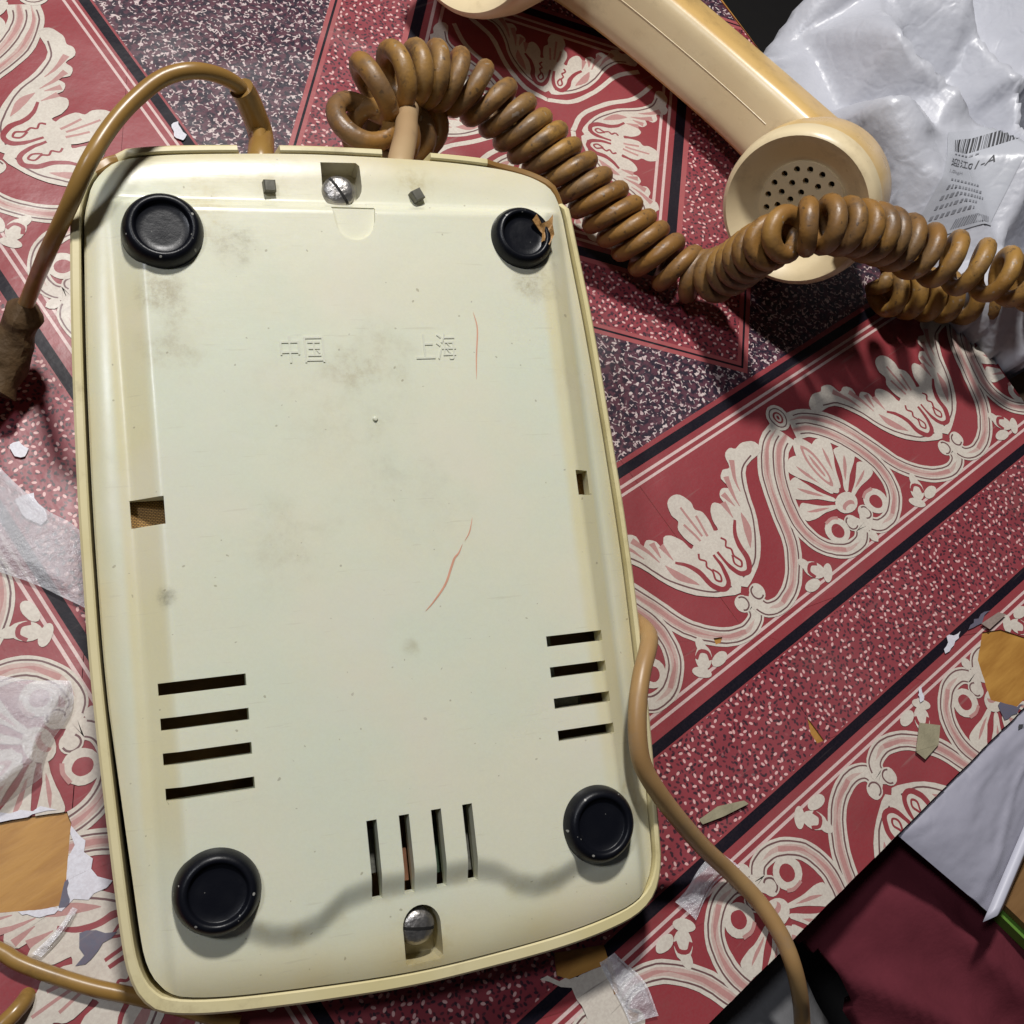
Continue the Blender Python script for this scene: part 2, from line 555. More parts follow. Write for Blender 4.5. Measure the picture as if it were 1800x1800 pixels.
m_cord = cord_mat()
m_cable = aged_plastic("cable_plastic", (0.255, 0.140, 0.036, 1), (0.31, 0.18, 0.048, 1), 0.30, (0.13, 0.075, 0.035, 1), 0.6)
m_cable2 = aged_plastic("dusty_cable_plastic", (0.33, 0.19, 0.075, 1), (0.39, 0.24, 0.10, 1), 0.42, (0.25, 0.18, 0.12, 1), 0.6)
m_sleeve = aged_plastic("sleeve_plastic", (0.38, 0.25, 0.13, 1), (0.44, 0.31, 0.17, 1), 0.42, (0.17, 0.12, 0.09, 1), 0.6)
m_tape = simple("dark_tape", (0.085, 0.05, 0.022), 0.65, 0.4, 12, 0.8, 30, 0.3)
def rubber_mat():
    k = NT("black_rubber")
    c = k.mix(k.math('MULTIPLY', k.step(k.noise(14, 6, 0.7), 0.55, 0.80), 0.35), (0.0045, 0.005, 0.008, 1), (0.030, 0.027, 0.025, 1))
    c = k.mix(k.math('MULTIPLY', k.step(k.noise(48, 1, 0.5), 0.755, 0.775), 0.7), c, (0.45, 0.44, 0.40, 1))
    k.color(c)
    k.rough(k.math('ADD', 0.20, k.math('MULTIPLY', k.noise(20, 4), 0.30)))
    k.bump(k.noise(60, 5, 0.65), 0.01, 0.07)
    k.spec(0.28)
    return k.mat


m_rubber = rubber_mat()
m_steel = simple("screw_steel", (0.40, 0.38, 0.36), 0.40, 0.55, 30, 0.5, 45, 0.5, 0.9)
m_tabmetal = simple("tab_metal", (0.15, 0.145, 0.12), 0.5, 0.3, 20, 0.2, 40, 0.5, 0.6)
m_inner = simple("inner_brown", (0.34, 0.18, 0.065), 0.7, 0.4, 8)
m_dark = simple("dark_cavity", (0.006, 0.005, 0.004), 0.8)
m_glue = simple("dried_glue", (0.36, 0.19, 0.06), 0.6, 0.4, 22, 0.8, 40)
m_penred = simple("red_pen", (0.60, 0.30, 0.20), 0.6, 0.2, 30)
m_board = simple("circuit_board", (0.045, 0.075, 0.045), 0.5, 0.5, 30)
m_copper = simple("copper_part", (0.55, 0.27, 0.16), 0.35, 0.2, 20, 0, 0, 0.5, 0.7)
m_greymetal = simple("grey_metal", (0.20, 0.20, 0.17), 0.5, 0.3, 30, 0.3, 60, 0.5, 0.4)


def gauze_mat():
    k = NT("gauze_weave")
    br = k.n.new("ShaderNodeTexBrick")
    br.inputs["Scale"].default_value = 60
    br.inputs["Mortar Size"].default_value = 0.06
    br.inputs["Color1"].default_value = (0.42, 0.23, 0.055, 1); br.inputs["Color2"].default_value = (0.50, 0.29, 0.08, 1)
    br.inputs["Mortar"].default_value = (0.10, 0.05, 0.012, 1)
    k.link(k.co, br.inputs["Vector"])
    k.color(br.outputs[0]); k.rough(0.45)
    return k.mat


m_gauze = gauze_mat()


def bag_mat(name, a, b, rough=0.30, cr=0.40):
    k = NT(name)
    n = k.noise(3, 5, 0.65)
    k.color(k.mix(n, a, b))
    k.rough(k.math('ADD', k.math('MULTIPLY', k.noise(9, 4), 0.25), rough - 0.1))
    v = k.n.new("ShaderNodeTexVoronoi"); v.feature = 'DISTANCE_TO_EDGE'; v.inputs["Scale"].default_value = 4.2
    k.link(k.vmath('ADD', k.co, k.vmath('MULTIPLY', k.noise(3, 3, 0.5, out=1), (0.5, 0.5, 0.5))), v.inputs["Vector"])
    cre = k.step(v.outputs["Distance"], 0.0, 0.10)
    k.bump(k.math('ADD', k.math('ADD', k.noise(6, 3, 0.5), k.math('MULTIPLY', cre, 0.09)), k.math('MULTIPLY', k.noise(24, 4), 0.25)), 0.03, cr)
    return k.mat


m_bag = bag_mat("white_film", (0.42, 0.43, 0.48, 1), (0.54, 0.545, 0.59, 1), 0.34, 0.30)
m_bag2 = bag_mat("silver_film", (0.29, 0.285, 0.345, 1), (0.35, 0.345, 0.41, 1), 0.36, 0.16)
m_white = simple("white_fold", (0.52, 0.52, 0.60), 0.45)
m_label = bag_mat("label_paper", (0.42, 0.435, 0.48, 1), (0.48, 0.49, 0.53, 1), 0.25, 0.12)
m_ink = simple("label_ink", (0.045, 0.045, 0.05), 0.5, 0.5, 25)
m_greyink = simple("label_grey_ink", (0.22, 0.225, 0.25), 0.5, 0.4, 25)


def film_mat():
    k = NT("clear_film")
    k.color((0.9, 0.9, 0.95, 1)); k.rough(0.14)
    k.bump(k.noise(14, 6, 0.7), 0.05, 0.6)
    out = k.n["Material Output"]
    tr = k.n.new("ShaderNodeBsdfTransparent")
    mx = k.n.new("ShaderNodeMixShader")
    k.link(k.math('ADD', 0.22, k.math('MULTIPLY', k.noise(6, 4), 0.55)), mx.inputs[0])  # white share of the film, raised to paint in glare over the cloth
    k.link(tr.outputs[0], mx.inputs[1]); k.link(k.b.outputs[0], mx.inputs[2])
    k.link(mx.outputs[0], out.inputs[0])
    k.spec(1.0)
    return k.mat


m_film = film_mat()

# ------------------------------------------------------------------ setting: floor
mb = MB(); box(mb, -14, 18, -16, 16, -5.2, -5.0)
tag(mb.build("floor", m_floor, smooth=False), kind="structure")

# ------------------------------------------------------------------ table
TAB = empty("table", (1.5, 1.5, -5.0))
tag(TAB, "wooden table of orange brown wood under the red patterned tablecloth", "table")
mb = MB()
top = [(-3.0, -1.02), (3.54, -1.02), (3.60, -0.15), (3.66, 0.2), (3.72, 1.0), (3.84, 2.2), (3.90, 4.6), (-3.0, 4.6)]
zt0, zt1 = 5.0 - 0.34, 5.0 - 0.006
N = len(top)
vs = [(x - 1.5, y - 1.5, z) for z in (zt0, zt1) for x, y in top]
mb.add(vs, [tuple(range(N))[::-1], tuple(range(N, 2 * N))] + [(k, (k + 1) % N, N + (k + 1) % N, N + k) for k in range(N)])
mb.build("tabletop", m_wood, TAB, smooth=False)
for (x, y) in ((-2.7, -0.7), (3.1, -0.7), (-2.7, 4.2), (3.4, 4.2)):
    mb = MB(); box(mb, x - 1.7, x - 1.3, y - 1.7, y - 1.3, 0.0, zt0, bev=0.02)
    mb.build("leg", m_wood, TAB, smooth=False)

# ------------------------------------------------------------------ tablecloth: vinyl sheet with its printed pattern
CLOTH_MATS = [m_red, m_cream, m_pink, m_black, m_thin, m_stripe, m_dot, m_speck, m_redline, m_backing, m_greyback, m_rose]
RD, CR, PK, BK, TH, ST, DT, SP, RL, WB, GB, RO = range(12)
prints = []        # (layer, material, polygon) - every polygon convex
BASE = [None]      # while a scroll repeat is drawn, each stroke goes one step above the last


def lay(layer):
    if BASE[0] is None: return layer
    BASE[0] += 0.16
    return BASE[0]


def fill(layer, mi, pts, closed_smooth=0):
    layer = lay(layer)
    p = ccw([tuple(q[:2]) for q in (catmull(pts, closed_smooth, True) if closed_smooth else pts)])
    if len(p) <= 4 and not closed_smooth:
        prints.append((layer, mi, p)); return
    from mathutils.geometry import tessellate_polygon
    for t in tessellate_polygon([[Vector((q[0], q[1], 0)) for q in p]]):
        prints.append((layer, mi, ccw([p[i] for i in t])))


def ribbon(layer, mi, pts, w, n=6, smooth=True):
    layer = lay(layer)
    C = np.array(catmull(pts, n) if smooth else pts, float)
    Tn = np.gradient(C, axis=0)
    Tn /= np.linalg.norm(Tn, axis=1)[:, None] + 1e-9
    Nn = np.stack([-Tn[:, 1], Tn[:, 0]], 1)
    m = len(C)
    W = np.array([w(i / (m - 1)) for i in range(m)]) if callable(w) else np.full(m, w)
    A, B = C + Nn * W[:, None] / 2, C - Nn * W[:, None] / 2
    for i in range(m - 1):
        q = [tuple(A[i]), tuple(B[i]), tuple(B[i + 1]), tuple(A[i + 1])]
        prints.append((layer + i * 0.004, mi, ccw(q)))
    return C, Nn


def offset(C, Nn, d):
    return [tuple(c + n * d) for c, n in zip(C, Nn)]


def ell(cx, cy, rx, ry, a=0.0, n=18):
    ca, sa = math.cos(a), math.sin(a)
    return [(cx + rx * math.cos(t) * ca - ry * math.sin(t) * sa, cy + rx * math.cos(t) * sa + ry * math.sin(t) * ca)
            for t in (2 * math.pi * k / n for k in range(n))]


MOTIFS = [0]


def motif(place, cup=True, medal=True, half=None):
    """one repeat of the scroll border; place maps (s, t) to the cloth, mirrored about s = 0"""
    P = lambda pts, g: [place(g * s, t) for s, t in pts]
    MOTIFS[0] += 1
    BASE[0] = 14.0 + 0.08 * (MOTIFS[0] % 2)
    if medal:
        for g in (1, -1):
            # acanthus-striped ribbons: outer S and the medallion ring
            for pts in ([(0.035, 0.285), (0.11, 0.262), (0.20, 0.175), (0.262, 0.04), (0.315, -0.085), (0.40, -0.178), (0.49, -0.215), (0.555, -0.20), (0.572, -0.16), (0.548, -0.135)],
                        [(0.02, 0.255), (0.09, 0.225), (0.165, 0.14), (0.215, 0.03), (0.232, -0.06), (0.205, -0.15), (0.135, -0.208), (0.06, -0.215), (0.022, -0.18), (0.04, -0.145)]):
                wf = lambda t: 0.080 * (1 - 0.30 * t)
                C, Nn = ribbon(3, CR, P(pts, g), wf)
                m = len(C)
                ribbon(4, RO, P(pts, g)[:-2], lambda t: 0.030 * math.sin(math.pi * min(1, 0.12 + t * 0.9)) ** 0.5)
                ribbon(4, PK, P(pts, g)[:-3], lambda t: 0.017 * abs(math.sin(math.pi * (0.1 + 2.4 * t))) ** 0.8)
                for d in (-0.021, 0.021):
                    ribbon(5, TH, offset(C, Nn, d)[2:m - 8], 0.0055, smooth=False)
                ex, ey = pts[-1]
                fill(4, CR, P(ell(ex, ey, 0.030, 0.032), g))
                ribbon(6, TH, P([(ex + 0.022 * math.cos(a), ey + 0.024 * math.sin(a)) for a in np.linspace(-2.2, 1.6, 8)], g), 0.006, 3)
            # palmette petals inside the medallion
            for (bx, by, tx, ty, w) in ((0.018, -0.02, 0.092, 0.168, 0.080), (0.03, -0.045, 0.160, 0.088, 0.080), (0.035, -0.07, 0.192, -0.012, 0.066)):
                dx, dy = tx - bx, ty - by
                L = math.hypot(dx, dy); ux, uy = dx / L, dy / L
                q = [(bx + ux * L * a - uy * w * b, by + uy * L * a + ux * w * b) for a, b in
                     ((0.05, 0.10), (0.4, 0.22), (0.72, 0.50), (0.9, 0.62), (1.02, 0.25), (1.0, -0.12), (0.93, -0.45), (0.72, -0.42), (0.4, -0.2), (0.05, -0.1))]
                fill(3, CR, P(q, g), 3)
                q2 = [(bx + ux * L * a - uy * w * b, by + uy * L * a + ux * w * b) for a, b in ((0.25, 0.03), (0.55, 0.12), (0.85, 0.08), (0.6, -0.06))]
                fill(4, PK, P(q2, g), 2)
            fill(4, CR, P(ell(0.112, -0.135, 0.052, 0.050), g)); fill(5, RD, P(ell(0.112, -0.137, 0.026, 0.028), g))
            ribbon(5, PK, P([(0.075, -0.10), (0.10, -0.088), (0.135, -0.09)], g), 0.012, 3)
            # small palmette hanging under the S ribbon
            for (cx, cy, rx, ry, a) in ((0.300, -0.195, 0.044, 0.030, 0.9), (0.345, -0.232, 0.036, 0.020, 0.1), (0.262, -0.232, 0.036, 0.018, -0.8), (0.318, -0.16, 0.03, 0.018, 1.2)):
                fill(3, CR, P(ell(cx, cy, rx, ry, a), g))
            ribbon(4, RD, P([(0.275, -0.185), (0.30, -0.172), (0.322, -0.19), (0.315, -0.218)], g), 0.013, 3)
        fill(6, CR, P(ell(0, 0.325, 0.048, 0.056), 1)); fill(7, TH, P(ell(0, 0.325, 0.036, 0.044), 1)); fill(8, CR, P(ell(0, 0.325, 0.031, 0.039), 1))
        fill(9, RD, P(ell(0, 0.325, 0.020, 0.027), 1)); fill(10, CR, P(ell(0, 0.325, 0.013, 0.018), 1)); fill(11, RD, P(ell(0, 0.325, 0.006, 0.009), 1))
        fill(5, CR, P([(0, 0.228), (0.036, 0.195), (0.052, 0.135), (0.044, 0.05), (0.014, -0.02), (-0.014, -0.02), (-0.044, 0.05), (-0.052, 0.135), (-0.036, 0.195)], 1), 3)
        fill(6, PK, P([(0, 0.195), (0.024, 0.14), (0.022, 0.05), (0, 0.0), (-0.022, 0.05), (-0.024, 0.14)], 1), 3); fill(6, CR, P([(0, 0.178), (0.015, 0.13), (0.014, 0.055), (0, 0.02), (-0.014, 0.055), (-0.015, 0.13)], 1), 3); fill(6, PK, P([(0, 0.15), (0.006, 0.11), (0.004, 0.05), (-0.004, 0.05), (-0.006, 0.11)], 1), 2)
        fill(4, CR, P(ell(0, -0.075, 0.052, 0.040), 1)); fill(5, PK, P(ell(0, -0.088, 0.030, 0.018), 1)); fill(6, CR, P(ell(0, -0.10, 0.024, 0.014), 1))
        fill(4, CR, P([(0, -0.255), (0.018, -0.235), (0.012, -0.21), (-0.012, -0.21), (-0.018, -0.235)], 1), 2)
    if cup:
        for g in (1, -1):
            half_leaf = [(0, -0.085), (0.070, -0.083), (0.165, -0.02), (0.228, 0.066), (0.272, 0.164), (0.335, 0.243), (0.425, 0.258), (0.432, 0.30), (0.385, 0.325), (0.345, 0.318),
                         (0.325, 0.332), (0.288, 0.318), (0.272, 0.275), (0.240, 0.282), (0.212, 0.258), (0.218, 0.215), (0.188, 0.228), (0.160, 0.205), (0.158, 0.165), (0.128, 0.202), (0.098, 0.192),
                         (0.075, 0.155), (0.068, 0.115), (0.040, 0.125), (0, 0.11)]
            cxo = 0.585
            sh = lambda pts: [(s + (-cxo), t) for s, t in pts] if False else pts
            PP_ = lambda pts: [place(g * s, t, True) for s, t in pts]
            fill(3, CR, PP_(half_leaf), 3)
            # thin line inside the smooth edge, veins, eyes
            ribbon(4, TH, PP_([(0.03, -0.066), (0.10, -0.048), (0.17, 0.015), (0.222, 0.09), (0.262, 0.18), (0.315, 0.245), (0.38, 0.268)]), 0.006, 4)
            for q in ([(0.300, 0.292), (0.262, 0.235), (0.24, 0.18)], [(0.235, 0.255), (0.212, 0.195), (0.20, 0.14)], [(0.155, 0.185), (0.15, 0.12)], [(0.178, 0.21), (0.185, 0.15)]):
                ribbon(4, PK, PP_(q), lambda t: 0.020 * (1 - t) + 0.003, 4)
            ribbon(4, RD, PP_([(0.010, 0.055), (0.012, 0.0), (0.030, -0.050), (0.065, -0.058), (0.092, -0.020), (0.098, 0.03), (0.118, 0.075), (0.150, 0.11)]), lambda t: 0.010 + 0.010 * math.sin(math.pi * t), 5)
            ribbon(5, RD, PP_([(0.050, 0.018), (0.038, -0.012), (0.050, -0.032), (0.064, -0.016), (0.054, 0.012), (0.062, 0.035), (0.052, 0.052), (0.066, 0.07), (0.056, 0.088)]), 0.0075, 5)
            ribbon(4, PK, PP_([(0.13, 0.0), (0.17, 0.06), (0.19, 0.12)]), lambda t: 0.026 * math.sin(math.pi * t) + 0.002, 5)
        fill(5, CR, [place(s, t, True) for s, t in [(0, 0.305), (0.032, 0.292), (0.048, 0.25), (0.042, 0.22), (0.062, 0.195), (0.058, 0.14), (0.03, 0.09), (-0.03, 0.09), (-0.058, 0.14), (-0.062, 0.195), (-0.042, 0.22), (-0.048, 0.25), (-0.032, 0.292)]], 3)
        for q in ([(0.0, 0.255), (0.0, 0.13)], [(0.03, 0.20), (0.018, 0.12)], [(-0.03, 0.20), (-0.018, 0.12)]):
            ribbon(6, PK, [place(s, t, True) for s, t in q], 0.009, 4)


PER = 1.17
# base areas
X0, X1, Y0, Y1 = -2.9, 4.2, -1.02, 4.5
fill(0, RD, [(X0, Y0), (X1, Y0), (X1, Y1), (X0, Y1)])
fill(1, SP, [(1.31, 0.51), (3.86, 0.51), (3.86, 3.13), (1.31, 3.13)])
cx, cy = 2.58, 1.83
dia = lambda r: [(cx, cy - r), (cx + r, cy), (cx, cy + r), (cx - r, cy)]
fill(2, RL, dia(1.30)); fill(3, BK, dia(1.275)); fill(4, RL, dia(1.262)); fill(5, DT, dia(1.24))
fill(6, RL, dia(0.87)); fill(7, BK, dia(0.84)); fill(8, RD, dia(0.78)); fill(9, ST, dia(0.745)); fill(10, RD, dia(0.728)); fill(11, ST, dia(0.698)); fill(12, RD, dia(0.680))


def stripes_y(vals, x0, x1):
    for y, w, mi in vals:
        fill(2, mi, [(x0, y - w / 2), (x1, y - w / 2), (x1, y + w / 2), (x0, y + w / 2)])


def stripes_x(vals, y0, y1):
    for x, w, mi in vals:
        fill(2, mi, [(x - w / 2, y0), (x + w / 2, y0), (x + w / 2, y1), (x - w / 2, y1)])


# bands parallel to the table's front edge
stripes_y([(0.473, 0.036, BK), (0.428, 0.010, ST), (0.403, 0.010, ST)], 1.283, 3.87)
stripes_y([(-0.243, 0.010, ST), (-0.268, 0.010, ST), (-0.328, 0.036, BK)], 0.484, 4.2)
fill(1, DT, [(0.15, -0.655), (4.2, -0.655), (4.2, -0.352), (0.46, -0.352)])
stripes_y([(-0.680, 0.034, BK), (-0.730, 0.010, ST), (-0.755, 0.010, ST)], 0.122, 4.2)
# the same bands down the left side
stripes_x([(1.283, 0.036, BK), (1.248, 0.010, ST), (1.217, 0.010, ST)], 0.49, 3.16)
stripes_x([(0.545, 0.010, ST), (0.570, 0.010, ST), (0.484, 0.036, BK)], -0.31, 4.4)
fill(1, DT, [(0.15, -0.655), (0.46, -0.352), (0.46, 4.4), (0.15, 4.4)])
stripes_x([(0.122, 0.034, BK), (0.088, 0.010, ST), (0.062, 0.010, ST)], -0.66, 4.4)
# bands on the far right
stripes_x([(3.885, 0.036, BK), (3.92, 0.010, ST)], 0.49, 3.16)


def on_line(c, y0, sy, k=1.0):
    """scroll repeat centred at x = c on a band along x"""
    def place(s, t, cupc=False):
        return (c + s * k + (PER / 2 if cupc else 0), y0 + sy * t * k)
    return place


def on_col(c, x0, sx):
    def place(s, t, cupc=False):
        return (x0 + sx * t, c + s + (PER / 2 if cupc else 0))
    return place


for c in (0.22 + PER * i for i in range(4)):
    if c > 0.9: motif(on_line(c, 0.0, 1))
motif(on_line(0.22, 0.0, 1), medal=False)
for c in (0.185 + PER * i for i in range(4)):
    motif(on_line(c, -1.005, -1))
for c in (0.745 + PER * i for i in range(-1, 4)):
    if c > 0.5: motif(on_col(c, 0.81, 1))
for c in (0.705 + PER * i for i in range(-1, 4)):
    motif(on_col(c, -0.185, -1))


def diag(a, k, r0):
    ca, sa = math.cos(a), math.sin(a)
    def place(s, t, cupc=False):
        u, v = r0 + (t + 0.085) * k, s * k
        return (cx + u * ca - v * sa, cy + u * sa + v * ca)
    return place


for a in (45, 135, 225, 315):
    motif(diag(math.radians(a), 0.82, 0.17), medal=False)
BASE[0] = None
for a in (45, 135, 225, 315):
    ar = math.radians(a)
    q = lambda u, v: (cx + u * math.cos(ar) - v * math.sin(ar), cy + u * math.sin(ar) + v * math.cos(ar))
    for g in (1, -1):
        C, Nn = ribbon(13, CR, [q(0.12, 0), q(0.15, g * 0.10), q(0.24, g * 0.19), q(0.36, g * 0.27), q(0.43, g * 0.37)], 0.020, 5)

# torn places: convex pieces cut out of every layer, the table's wood shows through
def jag(pts, amp=0.007, step=0.022, seed=1):
    rj = random.Random(seed)
    out = []
    per = sum(math.hypot(pts[i][0] - pts[i - 1][0], pts[i][1] - pts[i - 1][1]) for i in range(len(pts)))
    step = min(step, per / 16); amp = min(amp, per / 70)
    for i in range(len(pts)):
        a, b = pts[i], pts[(i + 1) % len(pts)]
        L = math.hypot(b[0] - a[0], b[1] - a[1]); m = max(1, int(L / step))
        for k in range(m):
            t = (k + (rj.uniform(-0.3, 0.3) if k else 0)) / m
            j = rj.gauss(0, amp) if k else 0
            out.append((a[0] + (b[0] - a[0]) * t - (b[1] - a[1]) / L * j, a[1] + (b[1] - a[1]) * t + (b[0] - a[0]) / L * j))
    return out


tears = []


def tear(pts):
    tears.append(hull(pts))


tear([(-0.320,0.597), (-0.257,0.572), (-0.209,0.545), (-0.137,0.508), (-0.142,0.476), (-0.183,0.412), (-0.218,0.359), (-0.414,0.412)])
tear([(-0.411,0.418), (-0.215,0.366), (-0.242,0.343), (-0.265,0.313), (-0.318,0.339), (-0.418,0.404)])
tear([(2.673,-0.736), (2.749,-0.773), (2.856,-0.902), (2.737,-1.000), (2.578,-0.999), (2.508,-0.920), (2.576,-0.793)])
tear([(1.869,-0.551), (1.866,-0.649), (1.838,-0.641), (1.841,-0.600)])
tear([(0.727,-0.588), (0.860,-0.662), (0.843,-0.709), (0.718,-0.669), (0.695,-0.638)])
tear([(0.837,-0.701), (0.852,-0.712), (0.815,-0.787), (0.798,-0.780)])
tear([(0.809,-0.825), (0.830,-0.860), (0.811,-0.877), (0.793,-0.859)])
tear([(1.765,-0.167), (1.796,-0.183), (1.777,-0.194), (1.758,-0.188)])
# bare backing and grey undersides around the tears (print lost)
fill(36, WB, jag([(-0.323,0.592), (-0.258,0.570), (-0.209,0.552), (-0.156,0.527), (-0.185,0.560), (-0.307,0.623)]))
fill(36, WB, jag([(-0.146,0.475), (-0.139,0.434), (-0.141,0.364), (-0.154,0.321), (-0.130,0.289), (-0.150,0.283), (-0.228,0.306), (-0.267,0.298), (-0.274,0.307), (-0.220,0.356)]))
fill(37, GB, jag([(-0.215,0.357), (-0.241,0.302), (-0.267,0.308), (-0.254,0.356)]))
fill(36, GB, jag([(-0.257,0.225), (-0.221,0.205), (-0.183,0.172), (-0.203,0.167), (-0.243,0.160), (-0.282,0.151), (-0.303,0.163), (-0.274,0.171)]))
fill(36, WB, jag([(-0.350,0.364), (-0.315,0.344), (-0.269,0.306), (-0.283,0.303), (-0.326,0.325)]))
fill(36, CR, jag([(0.651,-0.617), (0.723,-0.662), (0.825,-0.705), (0.806,-0.789), (0.795,-0.855), (0.805,-0.936), (0.634,-0.800), (0.696,-0.777), (0.703,-0.719), (0.686,-0.668)]))
fill(36, GB, jag([(2.576,-0.971), (2.614,-1.011), (2.498,-1.000), (2.516,-0.949)]))
fill(36, GB, jag([(2.716,-0.683), (2.764,-0.698), (2.671,-0.704), (2.625,-0.695)]))
fill(36, WB, jag([(2.529,-0.662), (2.593,-0.679), (2.499,-0.707), (2.477,-0.703)]))
fill(36, WB, jag([(2.289,-0.728), (2.309,-0.727), (2.278,-0.768), (2.260,-0.766)]))
fill(36, WB, jag([(0.241,1.536), (0.268,1.533), (0.280,1.500), (0.259,1.482), (0.236,1.498)]))
fill(36, WB, jag([(1.270,2.385), (1.299,2.389), (1.291,2.359), (1.293,2.325), (1.270,2.308), (1.254,2.326)]))
fill(36, WB, jag([(0.173,1.371), (0.225,1.365), (0.225,1.287), (0.193,1.265), (0.168,1.322)]))

outline = ccw([(-2.9, -1.018), (3.50, -1.018), (3.56, -0.6), (3.605, -0.15), (3.655, 0.11), (3.70, 0.7), (3.80, 1.9), (3.87, 3.0), (3.88, 4.5), (-2.9, 4.5)])
nz = lambda x, y, f, k: noise.noise(Vector((x * f, y * f, k * 7.3)))
mb = MB()
LZ = 0.00012
seq = 0
for layer, mi, p in prints:
    if layer >= 36:
        seq += 1; layer += seq * 0.2
    b = bbox(p)
    if b[1] > 3.4 or b[2] < -0.99:
        p = clip(p, outline)
        if not p: continue
    ps = [p]
    for t in tears:
        ps = subtract(ps, t)
    for q in ps:
        mb.poly([(x + 0.0030 * nz(x, y, 9, 1) + 0.0016 * nz(x, y, 47, 2), y + 0.0030 * nz(x, y, 9, 3) + 0.0016 * nz(x, y, 47, 4), layer * LZ) for x, y in q], mi)
# turned-down front hem and right hem
hem = [(x, -1.018) for x in np.linspace(-2.9, 3.5, 40)] + [(3.56, -0.6), (3.605, -0.15), (3.655, 0.11), (3.70, 0.7), (3.80, 1.9), (3.87, 3.0), (3.88, 4.5)]
for (a, b) in zip(hem, hem[1:]):
    mb.poly([(a[0], a[1], 0), (a[0], a[1] - 0.004, -0.02), (b[0], b[1] - 0.004, -0.02), (b[0], b[1], 0)], RD)
cloth = mb.build("tablecloth", CLOTH_MATS, None, smooth=False)
tag(cloth, "red vinyl tablecloth printed with cream scrolls, torn in places, spread over the table", "tablecloth")

# clear plastic film flaking off the cloth
def film(name, pts, seed, zmax, tx=0.0, ty=0.0):
    mbf = MB()
    o = [np.array(p) for p in pts]
    n = 26
    g = {}
    for i in range(n + 1):
        for j in range(n + 1):
            u, v = i / n, j / n
            p = (o[0] * (1 - u) + o[1] * u) * (1 - v) + (o[3] * (1 - u) + o[2] * u) * v
            h = 0.0145 + tx * (max(q[0] for q in o) - p[0]) + ty * (max(q[1] for q in o) - p[1]) + zmax * (0.5 + 0.5 * noise.fractal(Vector((p[0] * 3 + seed, p[1] * 3, seed)), 0.8, 2.0, 4))
            e = min(u, v, 1 - u, 1 - v)
            p = p + np.array([noise.noise(Vector((p[0] * 6, p[1] * 6, seed))), noise.noise(Vector((p[0] * 6, p[1] * 6, seed + 9)))]) * 0.035
            g[i, j] = len(mbf.v); mbf.v.append((p[0], p[1], max(0.0145, h * min(1, 0.25 + e * 4))))
    for i in range(n):
        for j in range(n):
            mbf.f.append((g[i, j], g[i + 1, j], g[i + 1, j + 1], g[i, j + 1])); mbf.m.append(0)
    return mbf.build(name, m_film, cloth, angle=None)


film("loose_film", [(0.159,1.570), (0.274,1.162), (0.176,0.978), (-0.010,1.237)], 3.0, 0.022, 0.11, 0.0)
film("loose_film", [(-0.152,0.958), (0.045,0.807), (-0.129,0.607), (-0.323,0.620)], 8.0, 0.03, 0.19, 0.10)
film("loose_film", [(-0.246,0.285), (-0.240,0.274), (-0.358,0.218), (-0.375,0.238)], 5.0, 0.02)
film("loose_film", [(1.098,-0.705), (1.315,-0.684), (1.338,-0.743), (1.110,-0.774)], 6.0, 0.02)
film("loose_film", [(0.815,-0.684), (0.882,-0.698), (0.880,-0.903), (0.802,-0.861)], 11.0, 0.02)
# dried tape remnants stuck on the cloth
def scrap(name, pts, mat, z=0.0155):
    m2 = MB(); q = ccw(pts); n = len(q)
    m2.add([(x, y, zz) for zz in (0.0128, z) for x, y in q], [tuple(range(n))[::-1], tuple(range(n, 2 * n))] + [(k, (k + 1) % n, n + (k + 1) % n, n + k) for k in range(n)])
    return m2.build(name, mat, cloth, smooth=False)


m_oldtape = simple("old_tape", (0.30, 0.27, 0.18), 0.25, 0.3, 14, 0.5, 30, 0.7)
m_dust = simple("dust_smear", (0.27, 0.21, 0.18), 0.6, 0.4, 20, 0.5, 40)
scrap("tape_scrap", [(2.200,-0.810), (2.261,-0.862), (2.206,-0.903), (2.117,-0.869)], m_oldtape)
scrap("tape_scrap", [(2.116,-0.871), (2.168,-0.881), (2.206,-0.903), (2.126,-0.908)], m_oldtape, 0.0148)
scrap("tape_scrap", [(1.326,-0.572), (1.405,-0.579), (1.490,-0.618), (1.496,-0.635), (1.400,-0.613), (1.328,-0.590)], m_oldtape)
scrap("tape_scrap", [(2.682,-0.707), (2.778,-0.718), (2.800,-0.742), (2.696,-0.741)], m_dust)

# ------------------------------------------------------------------ the telephone, upside down
v1, v2, nn = Vector([0.89531, -0.444933, -0.021329]), Vector([0.437068, 0.872166, 0.219766]), Vector([-0.079179, -0.20608, 0.975325])
C0 = Vector((0.874,0.605,0.485))
HP = C0.z / nn.z
RP = Matrix((v1, v2, nn)).transposed()
PHONE = empty("telephone")
PHONE.matrix_world = Matrix.Translation(C0 - nn * HP) @ RP.to_4x4()
tag(PHONE, "cream desk telephone lying upside down, its base with four black rubber feet facing up", "telephone")


def W(x, y, z=0.0):
    """point on the base plane of the telephone (z above it) in table coordinates"""
    return tuple(C0 + v1 * x + v2 * y + nn * z)


PLATE = empty("base_frame")
bpy.data.objects.remove(PLATE)

